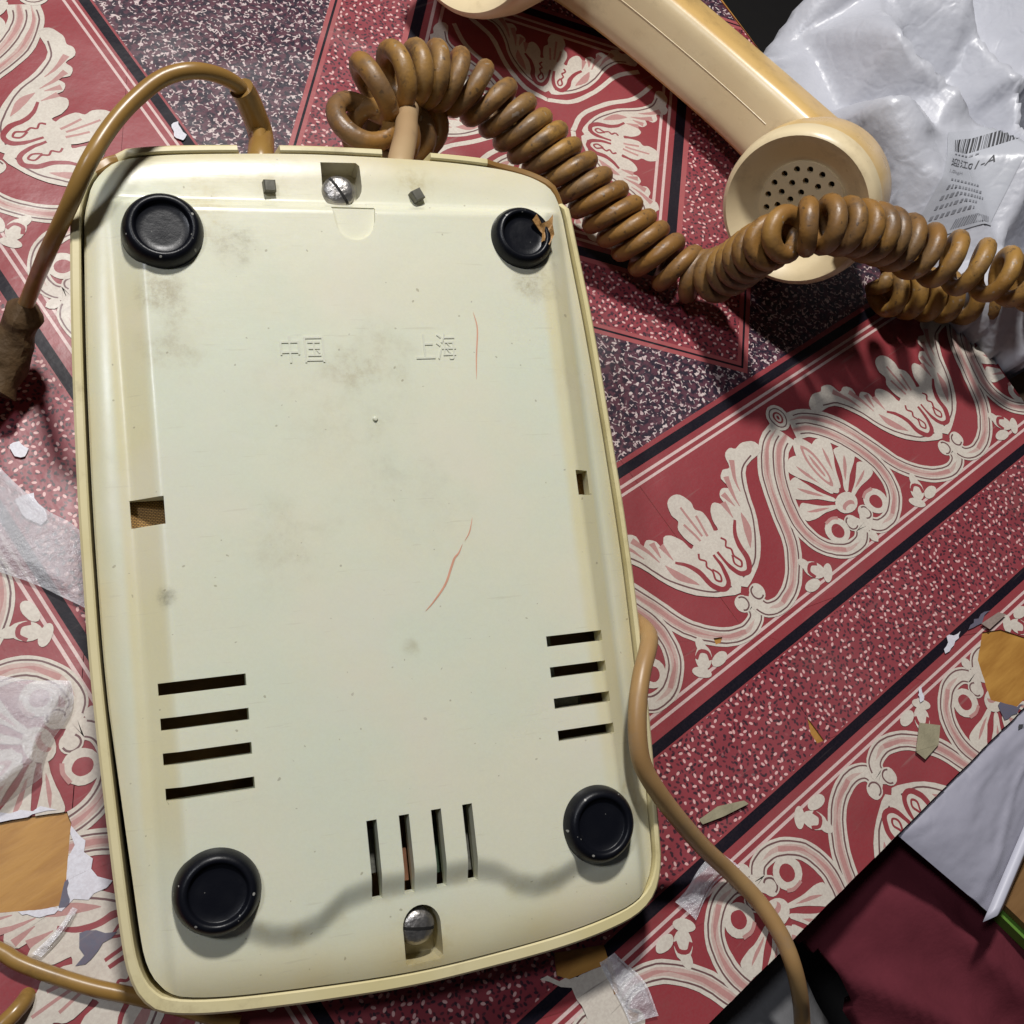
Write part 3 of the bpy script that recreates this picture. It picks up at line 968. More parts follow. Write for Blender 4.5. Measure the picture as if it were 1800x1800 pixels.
out_pts = [(-0.729, 0.859), (-0.744, 0.547), (-0.752, 0.207), (-0.753, -0.05), (-0.750, -0.30), (-0.735, -0.653), (-0.721, -0.90), (-0.708, -0.995), (-0.680, -1.056), (-0.630, -1.092), (-0.495, -1.119),
           (-0.230, -1.143), (-0.030, -1.153), (0.167, -1.150), (0.36, -1.140), (0.500, -1.122), (0.590, -1.098), (0.645, -1.056), (0.674, -0.99), (0.684, -0.90), (0.703, -0.55), (0.710, -0.2), (0.708, 0.036), (0.700, 0.33),
           (0.688, 0.6), (0.672, 0.83), (0.662, 0.94), (0.638, 1.015), (0.585, 1.055), (0.500, 1.080), (0.380, 1.095), (0.226, 1.104), (0.0, 1.108), (-0.178, 1.106), (-0.419, 1.094), (-0.56, 1.079), (-0.640, 1.055), (-0.695, 0.998), (-0.718, 0.93)]
outer = resample(np.array(catmull(out_pts, 6, True) + [out_pts[0]]), n=241)[0][:-1]
NO = len(outer)


def normals2(C):
    Tn = np.roll(C, -1, 0) - np.roll(C, 1, 0)
    Tn /= np.linalg.norm(Tn, axis=1)[:, None]
    return np.stack([Tn[:, 1], -Tn[:, 0]], 1)      # outward for ccw


if sum(outer[i][0] * outer[(i + 1) % NO][1] - outer[(i + 1) % NO][0] * outer[i][1] for i in range(NO)) < 0:
    outer = outer[::-1].copy()
on = normals2(outer)
wd = np.array([(0.026 if a[0] < 0 else 0.017) * abs(a[0]) ** 1.5 + (0.022 if a[1] > 0 else 0.034) * abs(a[1]) ** 1.5 for a in on])
wd = np.clip(wd, 0.015, 0.036)
inner = outer - on * wd[:, None]
plate_out = inner - on * np.array([0.004 + 0.012 * max(0, -a[0]) * (1 if p[1] < -0.4 else 0.25) for a, p in zip(on, inner)])[:, None]

# housing: rim ring + tapering body
mb = MB()
NOTCH = [(-0.271, -0.180), (0.128, 0.228)]
def notched(p): return p[1] > 1.0 and any(a <= p[0] <= b for a, b in NOTCH)
def brown(p): return (p[0] > 0.45 and p[1] > 0.955) or (-0.665 < p[0] < -0.60 and p[1] > 0.9)
prof = []
for i in range(NO):
    po, pi, a = outer[i], inner[i], on[i]
    low = -0.14 if notched(po) else 0.0
    if brown(po): low = -0.012 + 0.010 * noise.noise(Vector((po[0] * 14, po[1] * 14, 0)))
    w = wd[i]
    if po[1] > 0.95: low -= 0.010
    jit = 0.0025 * noise.noise(Vector((po[0] * 5, po[1] * 5, 2)))
    z1 = low + 0.004 + jit
    ring = [(pi[0], pi[1], -0.16), (pi[0], pi[1], z1 - 0.004), (pi[0] + a[0] * 0.004, pi[1] + a[1] * 0.004, z1),
            (po[0] - a[0] * 0.007, po[1] - a[1] * 0.007, z1), (po[0] - a[0] * 0.001, po[1] - a[1] * 0.001, z1 - 0.006), (po[0], po[1], z1 - 0.03)]
    # body below the rim, down to the table
    zb = lambda x, y: (0.012 - v1.z * x - v2.z * y) / nn.z - HP
    for s, t in ((0.985, 0.35), (0.95, 0.75), (0.90, 0.94), (0.86, 1.0)):
        x, y = po[0] * s, po[1] * s
        ring.append((x, y, (z1 - 0.03) * (1 - t) + zb(x, y) * t))
    prof.append(ring)
nr = len(prof[0])
vs = [(p[0], p[1], p[2] + HP) for r in prof for p in r]
for i in range(NO):
    j = (i + 1) % NO
    bm_i = 1 if brown(outer[i]) else 0
    mb.add([vs[i * nr + k] for k in range(nr)] + [vs[j * nr + k] for k in range(nr)],
           [(k, k + 1, nr + k + 1, nr + k) for k in range(nr - 1)], bm_i)
mb.poly([vs[i * nr + nr - 1] for i in range(NO)][::-1], 0)
mb.build("housing", [m_rim, m_rimbrown], PHONE, weld=0.0004, fixn=True, angle=40)

# base plate: height field with openings cut through
STEP = [(-0.80, -0.835), (-0.60, -0.845), (-0.55, -0.895), (-0.50, -0.935), (-0.43, -0.957), (-0.38, -0.980), (-0.33, -0.988), (-0.27, -0.975), (-0.20, -0.928), (-0.13, -0.915), (0.14, -0.915), (0.20, -0.935), (0.25, -0.972), (0.30, -0.988), (0.36, -0.98), (0.43, -0.952), (0.50, -0.93), (0.55, -0.895), (0.60, -0.845), (0.80, -0.835)]
sx_, sy_ = zip(*STEP)
sm = lambda t: t * t * (3 - 2 * t)
PO = np.array(hull([tuple(p) for p in plate_out]))


def edge_dist(x, y):
    A = PO; B = np.roll(PO, -1, 0)
    d = B - A; p = np.array([x, y]) - A
    t = np.clip((p * d).sum(1) / (d * d).sum(1), 0, 1)
    return float(np.min(np.linalg.norm(p - d * t[:, None], axis=1)))


_zc = {}


def zf(x, y):
    key = (round(x, 5), round(y, 5))
    if key in _zc: return _zc[key]
    a = min(1, max(0, (0.630 - abs(x)) / 0.072))
    b = min(1, max(0, (0.935 - y) / 0.045))
    ys = float(np.interp(x, sx_, sy_))
    c = min(1, max(0, (y - ys + 0.012) / 0.068))
    z = min(0.046 * a, 0.046 * sm(b), 0.018 + 0.028 * (0.4 * c + 0.6 * sm(c)))
    if abs(x) > 0.55 or abs(y) > 0.9:
        d = edge_dist(x, y)
        if d < 0.085: z -= (0.013 + 0.011 * min(1, max(0, (1.04 - abs(y)) / 0.22)) * min(1, max(0, (abs(x) - 0.52) / 0.12))) * (1 - d / 0.085) ** 2.2
    _zc[key] = z
    return z


def rect(x0, x1, y0, y1): return [(x0, y0), (x1, y0), (x1, y1), (x0, y1)]


holes = []
for y in (-0.327, -0.411, -0.494, -0.577):
    holes.append(("slot", rect(-0.598, -0.392, y - 0.029, y)))
for y in (-0.323, -0.407, -0.491, -0.577):
    holes.append(("slot", rect(0.404, 0.571, y - 0.028, y)))
for x in (-0.130, -0.047, 0.037, 0.120):
    holes.append(("slot", rect(x - 0.001, x + 0.025, -0.922, -0.726)))
holes.append(("hole", rect(-0.633, -0.552, 0.060, 0.130)))
holes.append(("hole", rect(0.553, 0.598, 0.060, 0.131)))
WELL_T = [(-0.072, 1.056), (-0.074, 0.985)] + [(-0.018 + 0.055 * math.cos(a), 0.985 + 0.055 * math.sin(a)) for a in np.linspace(math.pi, 2 * math.pi, 12)] + [(0.037, 1.048), (0.028, 1.058)]
WELL_B = [(0.036, -1.088), (0.036, -1.010)] + [(-0.012 + 0.049 * math.cos(a), -1.008 + 0.052 * math.sin(a)) for a in np.linspace(0.05, math.pi - 0.05, 14)] + [(-0.061, -1.092), (-0.054, -1.097), (0.028, -1.096)]
REC = [(-0.062, 0.906), (-0.058, 0.862)] + [(-0.003 + 0.054 * math.cos(a), 0.862 + 0.056 * math.sin(a)) for a in np.linspace(math.pi + 0.1, 2 * math.pi - 0.1, 14)] + [(0.054, 0.862), (0.058, 0.906)]
holes += [("well", WELL_T), ("well", WELL_B), ("rec", REC)]
holes = [(k, hull(p)) for k, p in holes]
gx = np.linspace(-0.76, 0.73, 168); gy = np.linspace(-1.16, 1.12, 256)
PPOLY = hull([tuple(p) for p in plate_out])
pin = np.array(PPOLY)
mb = MB()
vid = {}


def vput(x, y):
    key = (round(x, 5), round(y, 5))
    if key not in vid:
        vid[key] = len(mb.v); mb.v.append((x, y, zf(x, y) + HP))
    return vid[key]


def inside(x, y):
    e = np.roll(pin, -1, 0) - pin
    d = e[:, 0] * (y - pin[:, 1]) - e[:, 1] * (x - pin[:, 0])
    return float(d.min())


ins = {(i, j): inside(x, y) for i, x in enumerate(gx) for j, y in enumerate(gy)}
for i in range(len(gx) - 1):
    for j in range(len(gy) - 1):
        q = [(gx[i], gy[j]), (gx[i + 1], gy[j]), (gx[i + 1], gy[j + 1]), (gx[i], gy[j + 1])]
        iv = [ins[i, j] >= 0, ins[i + 1, j] >= 0, ins[i + 1, j + 1] >= 0, ins[i, j + 1] >= 0]
        if not any(iv): continue
        ps = [q] if all(iv) else [clip(q, PPOLY)]
        ps = [p for p in ps if p]
        for _, h in holes:
            ps = subtract(ps, h)
        for p in ps:
            ids = []
            for x, y in p:
                v = vput(x, y)
                if not ids or ids[-1] != v: ids.append(v)
            if len(ids) > 2 and ids[0] == ids[-1]: ids.pop()
            if len(set(ids)) > 2 and len(set(ids)) == len(ids):
                mb.f.append(tuple(ids)); mb.m.append(0)
# outer skirt
n = len(PPOLY)
for i in range(n):
    a, b = PPOLY[i], PPOLY[(i + 1) % n]
    za, zb_ = zf(*a) + HP, zf(*b) + HP
    mb.poly([(a[0], a[1], za), (a[0], a[1], HP - 0.09), (b[0], b[1], HP - 0.09), (b[0], b[1], zb_)], 0)
# walls and floors of the openings
for kind, h in holes:
    depth = {"slot": -0.018, "hole": -0.018, "well": -0.085, "rec": 0.030}[kind]
    dense = []
    for i in range(len(h)):
        a, b = np.array(h[i]), np.array(h[(i + 1) % len(h)])
        m = max(1, int(np.linalg.norm(b - a) / 0.012))
        dense += [tuple(a + (b - a) * k / m) for k in range(m)]
    m = len(dense)
    for i in range(m):
        a, b = dense[i], dense[(i + 1) % m]
        mb.poly([(a[0], a[1], zf(*a) + HP), (b[0], b[1], zf(*b) + HP), (b[0], b[1], depth + HP), (a[0], a[1], depth + HP)], 0)
    if kind in ("well", "rec"):
        mb.poly([(p[0], p[1], depth + HP) for p in dense], 0)
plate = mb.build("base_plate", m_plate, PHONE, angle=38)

# inside of the telephone, seen through the openings
mb = MB()
mb.poly([(p[0] * 0.985, p[1] * 0.985, HP - 0.135) for p in plate_out], 0)
mb.build("chassis", m_inner, PHONE, smooth=False)
mb = MB(); box(mb, -0.68, -0.46, -0.02, 0.20, HP - 0.040, HP - 0.030)
mb.build("speaker_gauze", m_gauze, PHONE, smooth=False)
mb = MB(); box(mb, 0.50, 0.66, 0.0, 0.16, HP - 0.050, HP - 0.036)
mb.build("inner_bracket", m_glue, PHONE, smooth=False)
mb = MB(); box(mb, 0.02, 0.19, -0.90, -0.755, HP - 0.060, HP - 0.050)
mb.build("circuit_board", m_board, PHONE, smooth=False)
mb = MB(); box(mb, 0.105, 0.16, -0.905, -0.745, HP - 0.045, HP - 0.035)
mb.build("metal_bracket", m_greymetal, PHONE, smooth=False)
mb = MB(); box(mb, -0.16, -0.09, -0.87, -0.76, HP - 0.06, HP - 0.045)
mb.build("metal_bracket", m_greymetal, PHONE, smooth=False)
mb = MB(); box(mb, -0.045, -0.024, -0.90, -0.82, HP - 0.04, HP - 0.028); tube(mb, [(-0.04, -0.83, HP - 0.05), (-0.032, -0.79, HP - 0.04), (-0.03, -0.75, HP - 0.06)], 0.006, 8)
mb.build("copper_contact", m_copper, PHONE)
mb = MB(); box(mb, 0.39, 0.445, -0.45, -0.30, HP - 0.05, HP - 0.035); lathe(mb, [(0, 0.02), (0.04, 0.015), (0.055, 0)], 24, (0.47, -0.505, HP - 0.06))
mb.build("inner_spacer", m_greymetal, PHONE)

# rubber feet
FOOT = [(*(-0.505,0.821), 0), (*(0.477,0.818), 1), (*(0.486,-0.834), 2), (*(-0.498,-0.829), 3)]
foot0 = MB()
lathe(foot0, [(0, 0.064), (0.045, 0.0638), (0.064, 0.064), (0.067, 0.066), (0.069, 0.074), (0.073, 0.0785), (0.079, 0.0790), (0.086, 0.0750), (0.093, 0.066), (0.099, 0.052), (0.1025, 0.034), (0.1035, 0.018), (0.1025, -0.02)], 56,
      wob=lambda a: 0.006 * math.sin(2 * a + 0.4) + 0.004 * math.sin(3 * a))
fo = foot0.build("rubber_foot", m_rubber, PHONE, angle=50)
for (x, y, k) in FOOT:
    o = fo if k == 0 else fo.copy()
    if k:
        COL.objects.link(o); o.parent = PHONE
    o.location = (x, y, HP + 0.006)
    o.rotation_euler = (0, 0, k * 1.9)
    if k == 1: o.scale = (0.90, 0.90, 1.0); o["label"] = "black rubber foot with a torn scrap of brown glue on its edge"
mb = MB()
g = [(0.540, 0.872), (0.556, 0.890), (0.568, 0.862), (0.590, 0.872), (0.606, 0.890), (0.602, 0.862), (0.608, 0.835), (0.585, 0.800), (0.572, 0.815), (0.562, 0.808), (0.570, 0.835)]
gc = (0.538,0.832)
g = [(x + gc[0] - 0.577, y + gc[1] - 0.848) for x, y in g]
vs = [(x, y, HP + 0.076 + 0.006 * math.sin(40 * x)) for x, y in g] + [(x, y, HP + 0.084 + 0.008 * math.sin(60 * y)) for x, y in g]
n = len(g)
mb.add(vs, [tuple(range(n)), tuple(range(n, 2 * n))[::-1]] + [(k, (k + 1) % n, n + (k + 1) % n, n + k) for k in range(n)])
mb.build("glue_scrap", m_glue, PHONE, smooth=False, fixn=True)


# screws with slotted dome heads
def screw(x, y, ang, z):
    m = MB()
    lathe(m, [(0, 0.026), (0.016, 0.0254), (0.032, 0.022), (0.043, 0.014), (0.047, 0.005), (0.047, -0.05)], 32)
    o = m.build("screw", m_steel, PHONE, angle=60)
    o.location = (x, y, HP + z); o.rotation_euler = (0.10, 0.05, ang)
    s = MB()
    pz = lambda r: float(np.interp(abs(r), [0, 0.016, 0.032, 0.043, 0.047], [0.026, 0.0254, 0.022, 0.014, 0.005])) + 0.0007
    xs_ = np.linspace(-0.0465, 0.0465, 21)
    for xa, xb in zip(xs_, xs_[1:]):
        s.poly([(xa, -0.004, pz(xa)), (xb, -0.004, pz(xb)), (xb, 0.004, pz(xb)), (xa, 0.004, pz(xa))])
    sl = s.build("screw_slot", m_dark, o, smooth=False)
    return o


screw(*(-0.031,0.965), math.radians(-58), -0.004)
screw(*(-0.021,-1.011), math.radians(-10), -0.012)

# little metal tabs
for x, y, r in ((-0.221, 0.972, 0.05), (0.190, 0.958, 0.5)):
    m = MB(); box(m, -0.016, 0.016, -0.016, 0.016, -0.02, 0.022, bev=0.003)
    o = m.build("metal_tab", m_tabmetal, PHONE, smooth=False); o.location = (x, y, HP + zf(x, y)); o.rotation_euler = (0.1, 0.1, r)


def text_mesh(body, size, extrude=0.0, bold=0.0):
    cu = bpy.data.curves.new("lettering", 'FONT')
    cu.body = body; cu.size = size; cu.extrude = extrude; cu.offset = bold; cu.resolution_u = 3
    o = bpy.data.objects.new("lettering", cu)
    COL.objects.link(o)
    dg = bpy.context.evaluated_depsgraph_get()
    me = bpy.data.meshes.new_from_object(o.evaluated_get(dg))
    bpy.data.objects.remove(o); bpy.data.curves.remove(cu)
    return me


for body, x in (("中国", -0.236), ("上海", 0.128)):
    me = text_mesh(body, 0.068, 0.0015)
    me.name = "lettering"
    me.materials.clear(); me.materials.append(m_plate)
    for p in me.polygons: p.use_smooth = False
    o = bpy.data.objects.new("lettering", me); COL.objects.link(o); o.parent = PHONE
    xs = [v.co.x for v in me.vertices]; ys = [v.co.y for v in me.vertices]
    o.scale = (0.115 / (max(xs) - min(xs)), 0.075 / (max(ys) - min(ys)), 1)
    o.location = (x - min(xs) * o.scale[0], 0.462 - min(ys) * o.scale[1], HP + zf(x, 0.5) + 0.0008)
# moulding nub and red pen stroke on the base
mb = MB(); lathe(mb, [(0, 0.007), (0.005, 0.006), (0.008, 0.0)], 14, (-0.003, 0.302, HP + zf(0, 0.3)))
mb.build("moulding_nub", m_plate, PHONE)
mb = MB()
for pts, w in (([(0.199, -0.051), (0.185, -0.075), (0.172, -0.088), (0.160, -0.112), (0.139, -0.155), (0.105, -0.195), (0.076, -0.222)], 0.006), ([(0.305, 0.60), (0.312, 0.55), (0.300, 0.47), (0.292, 0.40)], 0.004), ([(0.235, 0.02), (0.222, -0.02), (0.205, -0.045)], 0.003)):
    C = np.array(catmull(pts, 5))
    Tn = np.gradient(C, axis=0); Tn /= np.linalg.norm(Tn, axis=1)[:, None]
    Nn = np.stack([-Tn[:, 1], Tn[:, 0]], 1); m = len(C)
    for i in range(m - 1):
        f0 = w / 2 * math.sin(math.pi * (i / (m - 1))) ** 0.6; f1 = w / 2 * math.sin(math.pi * ((i + 1) / (m - 1))) ** 0.6
        a, b, c, d = C[i] + Nn[i] * f0, C[i] - Nn[i] * f0, C[i + 1] - Nn[i + 1] * f1, C[i + 1] + Nn[i + 1] * f1
        mb.poly([(q[0], q[1], HP + zf(q[0], q[1]) + 0.0012) for q in (a, b, c, d)])
    mb.build("pen_mark", m_penred, PHONE, smooth=False); mb = MB()

# ------------------------------------------------------------------ cords
def cable(name, pts, r, mat, label, cat="cable", step=0.02, parent=None, radf=None):
    P, L = resample(np.array(catmull(pts, 12)), step=step)
    m = MB()
    rad = [r * (1 + 0.03 * noise.noise(Vector(tuple(p * 5)))) * (radf(i / (len(P) - 1)) if radf else 1) for i, p in enumerate(P)]
    tube(m, P, rad, 14)
    o = m.build(name, mat, parent, angle=60)
    if label: tag(o, label, cat)
    return o


# line cord: out of the left notch, over the corner and down to the left
LC = empty("line_cord", (0.373,1.781,0.000))
tag(LC, "brown line cord arching from the left notch of the phone to a taped joint", "cord")
lcl = Vector(LC.location)
rel = lambda pts: [tuple(Vector(p) - lcl) for p in pts]
wl = W(-0.224, 1.02, -0.065)
cord_pts = [wl, W(-0.226, 1.09, -0.062), (1.218,1.791,0.655), (1.194,1.822,0.745), (1.144,1.835,0.810), (1.061,1.846,0.860), (0.978,1.858,0.860), (0.884,1.834,0.850), (0.786,1.787,0.840), (0.688,1.724,0.820), (0.604,1.685,0.740), (0.533,1.689,0.600), (0.498,1.770,0.360), (0.455,1.784,0.240), (0.404,1.769,0.160), (0.331,1.717,0.100), (0.156,1.609,0.050)]
cable("cable", rel(cord_pts), 0.0218, m_cable, None, parent=LC)
cable("cord_sleeve", rel([wl, W(-0.226, 1.09, -0.062), (1.216,1.765,0.625), (1.210,1.798,0.685), (1.196,1.820,0.740), (1.186,1.827,0.765)]), 0.0355, m_cable, None, parent=LC, radf=lambda t: 1.08 - 0.12 * t)
m = MB()
P, L = resample(np.array(catmull(rel([(0.465,1.782,0.262), (0.435,1.778,0.200), (0.367,1.740,0.135), (0.275,1.667,0.090)]), 10)), step=0.01)
tube(m, P, [(0.054 + 0.020 * noise.noise(Vector(tuple(p * 11))) + 0.012 * (i / len(P))) * min(1, 0.45 + i * 0.16) for i, p in enumerate(P)], 18)
m.v = [tuple(Vector(v) + 0.014 * Vector((noise.noise(Vector(v) * 17), noise.noise(Vector(v) * 17 + Vector((5, 0, 0))), noise.noise(Vector(v) * 17 + Vector((0, 9, 0)))))) for v in m.v]
m.build("tape_wrap", m_tape, LC, angle=25)

# loose cables around the telephone
cable("loose_cable", [(1.432,0.156,0.100), (1.434,0.079,0.220), (1.397,0.011,0.345), (1.370,-0.030,0.400), (1.319,-0.061,0.435), (1.253,-0.100,0.455), (1.187,-0.160,0.455), (1.137,-0.232,0.435), (1.117,-0.296,0.405), (1.128,-0.378,0.355), (1.163,-0.479,0.275), (1.218,-0.606,0.170), (1.275,-0.723,0.085), (1.310,-0.830,0.045), (1.316,-0.910,0.038), (1.307,-0.992,0.036), (1.290,-1.068,0.020), (1.285,-1.167,-0.060), (1.293,-1.282,-0.200), (1.211,-1.428,-0.270)],
      0.0255, m_cable2, "dusty tan cable curling over the right rim of the phone and off the table edge")
cable("loose_cable", [(-0.055,-0.200,0.030), (-0.137,-0.094,0.030), (-0.220,0.009,0.028), (-0.294,0.095,0.028), (-0.363,0.190,0.028), (-0.403,0.253,0.028), (-0.423,0.298,0.028), (-0.472,0.371,0.030), (-0.569,0.429,0.030), (-0.664,0.344,0.030), (-0.645,0.189,0.030), (-0.558,0.143,0.035), (-0.485,0.148,0.035), (-0.454,0.155,0.030), (-0.432,0.164,0.012), (-0.420,0.175,-0.020)],
      0.0205, m_cable, "brown cable coming out from under the bottom left corner of the phone")

# coiled handset cord
CC = empty("coiled_cord", (2.724,0.946,-0.000))
tag(CC, "grimy brown coiled cord running from the phone to the handset mouthpiece", "cord")
ccl = Vector(CC.location)
relc = lambda pts: [tuple(Vector(p) - ccl) for p in pts]
wr = W(0.172, 1.02, -0.075)
m = MB()
P, L = resample(np.array(catmull(relc([wr, W(0.174, 1.09, -0.078), (1.639,1.624,0.580), (1.719,1.715,0.520), (1.799,1.799,0.460)]), 10)), step=0.015)
tube(m, P, [0.0385 - 0.004 * i / len(P) for i in range(len(P))], 16)
m.build("cord_sleeve", m_sleeve, CC, angle=60)

path = [(1.917,1.829,0.300), (1.796,1.783,0.340), (1.677,1.761,0.400), (1.610,1.774,0.470), (1.614,1.810,0.520), (1.672,1.843,0.540), (1.765,1.864,0.530), (1.872,1.871,0.500), (1.986,1.844,0.460), (2.088,1.781,0.410), (2.165,1.695,0.360), (2.233,1.590,0.310), (2.290,1.480,0.270), (2.348,1.362,0.230), (2.402,1.240,0.190), (2.456,1.126,0.150), (2.520,1.010,0.125), (2.583,0.902,0.140), (2.587,0.837,0.280), (2.559,0.794,0.460), (2.573,0.750,0.600), (2.661,0.709,0.640), (2.820,0.655,0.600), (3.031,0.587,0.500), (3.190,0.491,0.440), (3.311,0.391,0.420), (3.418,0.292,0.420), (3.557,0.197,0.400), (3.774,0.050,0.340), (4.034,-0.149,0.220), (4.080,-0.227,0.120), (3.969,-0.092,0.100), (3.837,0.103,0.120), (3.695,0.229,0.120), (3.558,0.318,0.120), (3.398,0.418,0.120), (3.267,0.504,0.120)]
pit = [0.105, 0.12, 0.13, 0.14, 0.135, 0.125, 0.115, 0.10, 0.098, 0.095, 0.088, 0.084, 0.086, 0.088, 0.088, 0.088, 0.098, 0.112, 0.088, 0.074, 0.078, 0.090, 0.105, 0.118, 0.126, 0.13, 0.132, 0.135, 0.13, 0.115, 0.115, 0.115, 0.112, 0.11, 0.105, 0.10, 0.095]
hr = [0.078, 0.082, 0.085, 0.085, 0.086, 0.085, 0.084, 0.083, 0.083, 0.082, 0.082, 0.082, 0.082, 0.082, 0.082, 0.082, 0.080, 0.076, 0.064, 0.062, 0.064, 0.068, 0.074, 0.080, 0.084, 0.084, 0.086, 0.080, 0.080, 0.080, 0.080, 0.080, 0.078, 0.078, 0.078, 0.078, 0.076]
full = [tuple(Vector(p) - ccl) + (a, b) for p, a, b in zip(path, pit, hr)]
F, L = resample(np.array(catmull(full, 14)), step=0.004)
T_, U_, V_ = frames(F[:, :3])
ph = 1.0
helix = []
for i in range(len(F)):
    ph -= 2 * math.pi * 0.004 / (0.87 * F[i, 3] * (1 + 0.22 * noise.noise(Vector((i * 0.018, 8.0, 0)))))
    jr = F[i, 4] * (1 + 0.10 * noise.noise(Vector((ph * 0.11, 3.0, 0))))
    tl = 0.020 * math.sin(ph + 0.6 + 1.5 * noise.noise(Vector((i * 0.004, 1.0, 4.0))))
    helix.append(F[i, :3] + jr * (math.cos(ph) * U_[i] + math.sin(ph) * V_[i]) + T_[i] * tl)
helix, L = resample(np.array(helix), step=0.021)
start = relc([(1.797,1.795,0.460), (1.864,1.814,0.380)])
tail = relc([(3.256,0.509,0.160), (3.307,0.537,0.160), (3.309,0.570,0.180), (3.293,0.607,0.200), (3.269,0.647,0.220)])
allp = np.array(catmull(start, 4) + list(helix) + catmull(tail, 6))
ok = [0]
for i in range(1, len(allp)):
    if np.linalg.norm(allp[i] - allp[ok[-1]]) > 0.008: ok.append(i)
m = MB()
tube(m, allp[ok], [0.0318 * (1 + 0.06 * noise.noise(Vector(tuple(allp[q] * 9)))) for q in ok], 12)
m.build("coil", m_cord, CC, angle=None)

# ------------------------------------------------------------------ handset
a_ax = Vector((-0.222, 0.975, 0.0)).normalized()
nf = Vector((-0.93, 0.0, 0.38)); nf = (nf - a_ax * nf.dot(a_ax)).normalized()
b_ax = nf.cross(a_ax).normalized()
if b_ax.z < 0: b_ax = -b_ax
HC = Vector((2.899,0.872,0.420))      # centre of the mouthpiece disc
HS = empty("handset")
ROT = Matrix((a_ax, nf.cross(a_ax).normalized(), nf)).transposed()
HS.matrix_world = Matrix.Translation(HC) @ ROT.to_4x4()
tag(HS, "cream telephone handset lying on its side with its perforated mouthpiece towards the phone", "handset")
SB = 1 if nf.cross(a_ax).z > 0 else -1        # +y of the handset points up (SB=1) or down
ear_x = 1.56
# grip: rounded box sections swept along x
mb = MB(); mb2 = MB()
secs = []
ns = 44
for i in range(ns + 1):
    t = i / ns
    x = -0.10 + (ear_x + 0.20) * t
    u = 2 * t - 1
    zc = -0.56 + 0.16 * abs(u) ** 2.4
    hy = 0.150 + 0.030 * abs(u) ** 3
    hz = 0.135 + 0.02 * abs(u) ** 3
    ring = []
    for k in range(40):
        an = 2 * math.pi * k / 40
        c, s = math.cos(an), math.sin(an)
        e = 0.42
        ring.append((x, hy * math.copysign(abs(c) ** e, c), zc + hz * math.copysign(abs(s) ** e, s) - 0.0))
    secs.append(ring)
vs = [p for r in secs for p in r]
for i in range(ns):
    for k in range(40):
        k2 = (k + 1) % 40
        q = (i * 40 + k, i * 40 + k2, (i + 1) * 40 + k2, (i + 1) * 40 + k)
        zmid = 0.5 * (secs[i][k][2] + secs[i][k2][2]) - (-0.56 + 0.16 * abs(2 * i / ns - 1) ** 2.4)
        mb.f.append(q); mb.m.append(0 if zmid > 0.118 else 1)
mb.v = vs
mb.poly(secs[0], 0); mb.poly(secs[-1][::-1], 0)
mb.build("grip", [m_hand, m_hand_lit], HS, fixn=True, angle=60)
# moulding seam along the grip
ms = MB()
zs = lambda x: -0.56 + 0.16 * abs(2 * ((x + 0.10) / (ear_x + 0.20)) - 1) ** 2.4 + 0.135
seam = [(x, SB * 0.020, zs(x) + 0.0005 + 0.02 * abs(2 * ((x + 0.10) / (ear_x + 0.20)) - 1) ** 3) for x in np.linspace(0.33, 1.25, 24)]
for (p, q) in zip(seam, seam[1:]):
    ms.poly([(p[0], p[1] - 0.0009, p[2]), (q[0], q[1] - 0.0009, q[2]), (q[0], q[1] + 0.0009, q[2] + 0.0015), (p[0], p[1] + 0.0009, p[2] + 0.0015)])
ms.build("seam", m_hand, HS, smooth=False)


def cap_prof(R, disc):
    return [(0.10, -0.46), (R * 0.62, -0.45), (R * 0.82, -0.39), (R * 0.95, -0.27), (R * 1.02, -0.12), (R * 1.02, 0.0), (R * 1.0, 0.045), (R * 0.965, 0.07), (R * 0.92, 0.078), (R * 0.87, 0.068), (R * 0.80, 0.050), (R * 0.72, 0.026), (R * 0.63, 0.004), (disc + 0.010, -0.008), (disc + 0.002, -0.010), (disc, -0.002)]


RM = 0.276
DISC = 0.152
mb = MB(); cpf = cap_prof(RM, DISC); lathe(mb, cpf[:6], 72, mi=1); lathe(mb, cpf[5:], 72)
mb.build("mouthpiece", [m_hand, m_hand_lit], HS, angle=60, weld=0.0003)
# perforated disc: real holes
from mathutils.geometry import delaunay_2d_cdt
hp = [(0.0, 0.0)]
for rr, nn_, ph0 in ((0.045, 6, 0.2), (0.086, 11, 0.1), (0.127, 17, 0.0)):
    hp += [(rr * math.cos(2 * math.pi * k / nn_ + ph0), rr * math.sin(2 * math.pi * k / nn_ + ph0)) for k in range(nn_)]
pts2, edges = [], []
def loop(c, r, n):
    b = len(pts2)
    pts2.extend([Vector((c[0] + r * math.cos(2 * math.pi * k / n), c[1] + r * math.sin(2 * math.pi * k / n))) for k in range(n)])
    edges.extend([(b + k, b + (k + 1) % n) for k in range(n)])
loop((0, 0), DISC, 72)
HRR = 0.0112
for h in hp: loop(h, HRR, 14)
vv, ee, ff, *_ = delaunay_2d_cdt(pts2, edges, [], 1, 1e-6)
mb = MB()
fs = []
for f in ff:
    c = sum((vv[i] for i in f), Vector((0, 0))) / len(f)
    if any((c - Vector(h)).length < HRR * 0.95 for h in hp): continue
    fs.append(tuple(f))
mb.add([(p.x, p.y, -0.002) for p in vv], fs)
for h in hp:
    ring = [(h[0] + HRR * math.cos(2 * math.pi * k / 14), h[1] + HRR * math.sin(2 * math.pi * k / 14)) for k in range(14)]
    for k in range(14):
        a, b = ring[k], ring[(k + 1) % 14]
        mb.poly([(a[0], a[1], -0.002), (b[0], b[1], -0.002), (b[0], b[1], -0.03), (a[0], a[1], -0.03)])
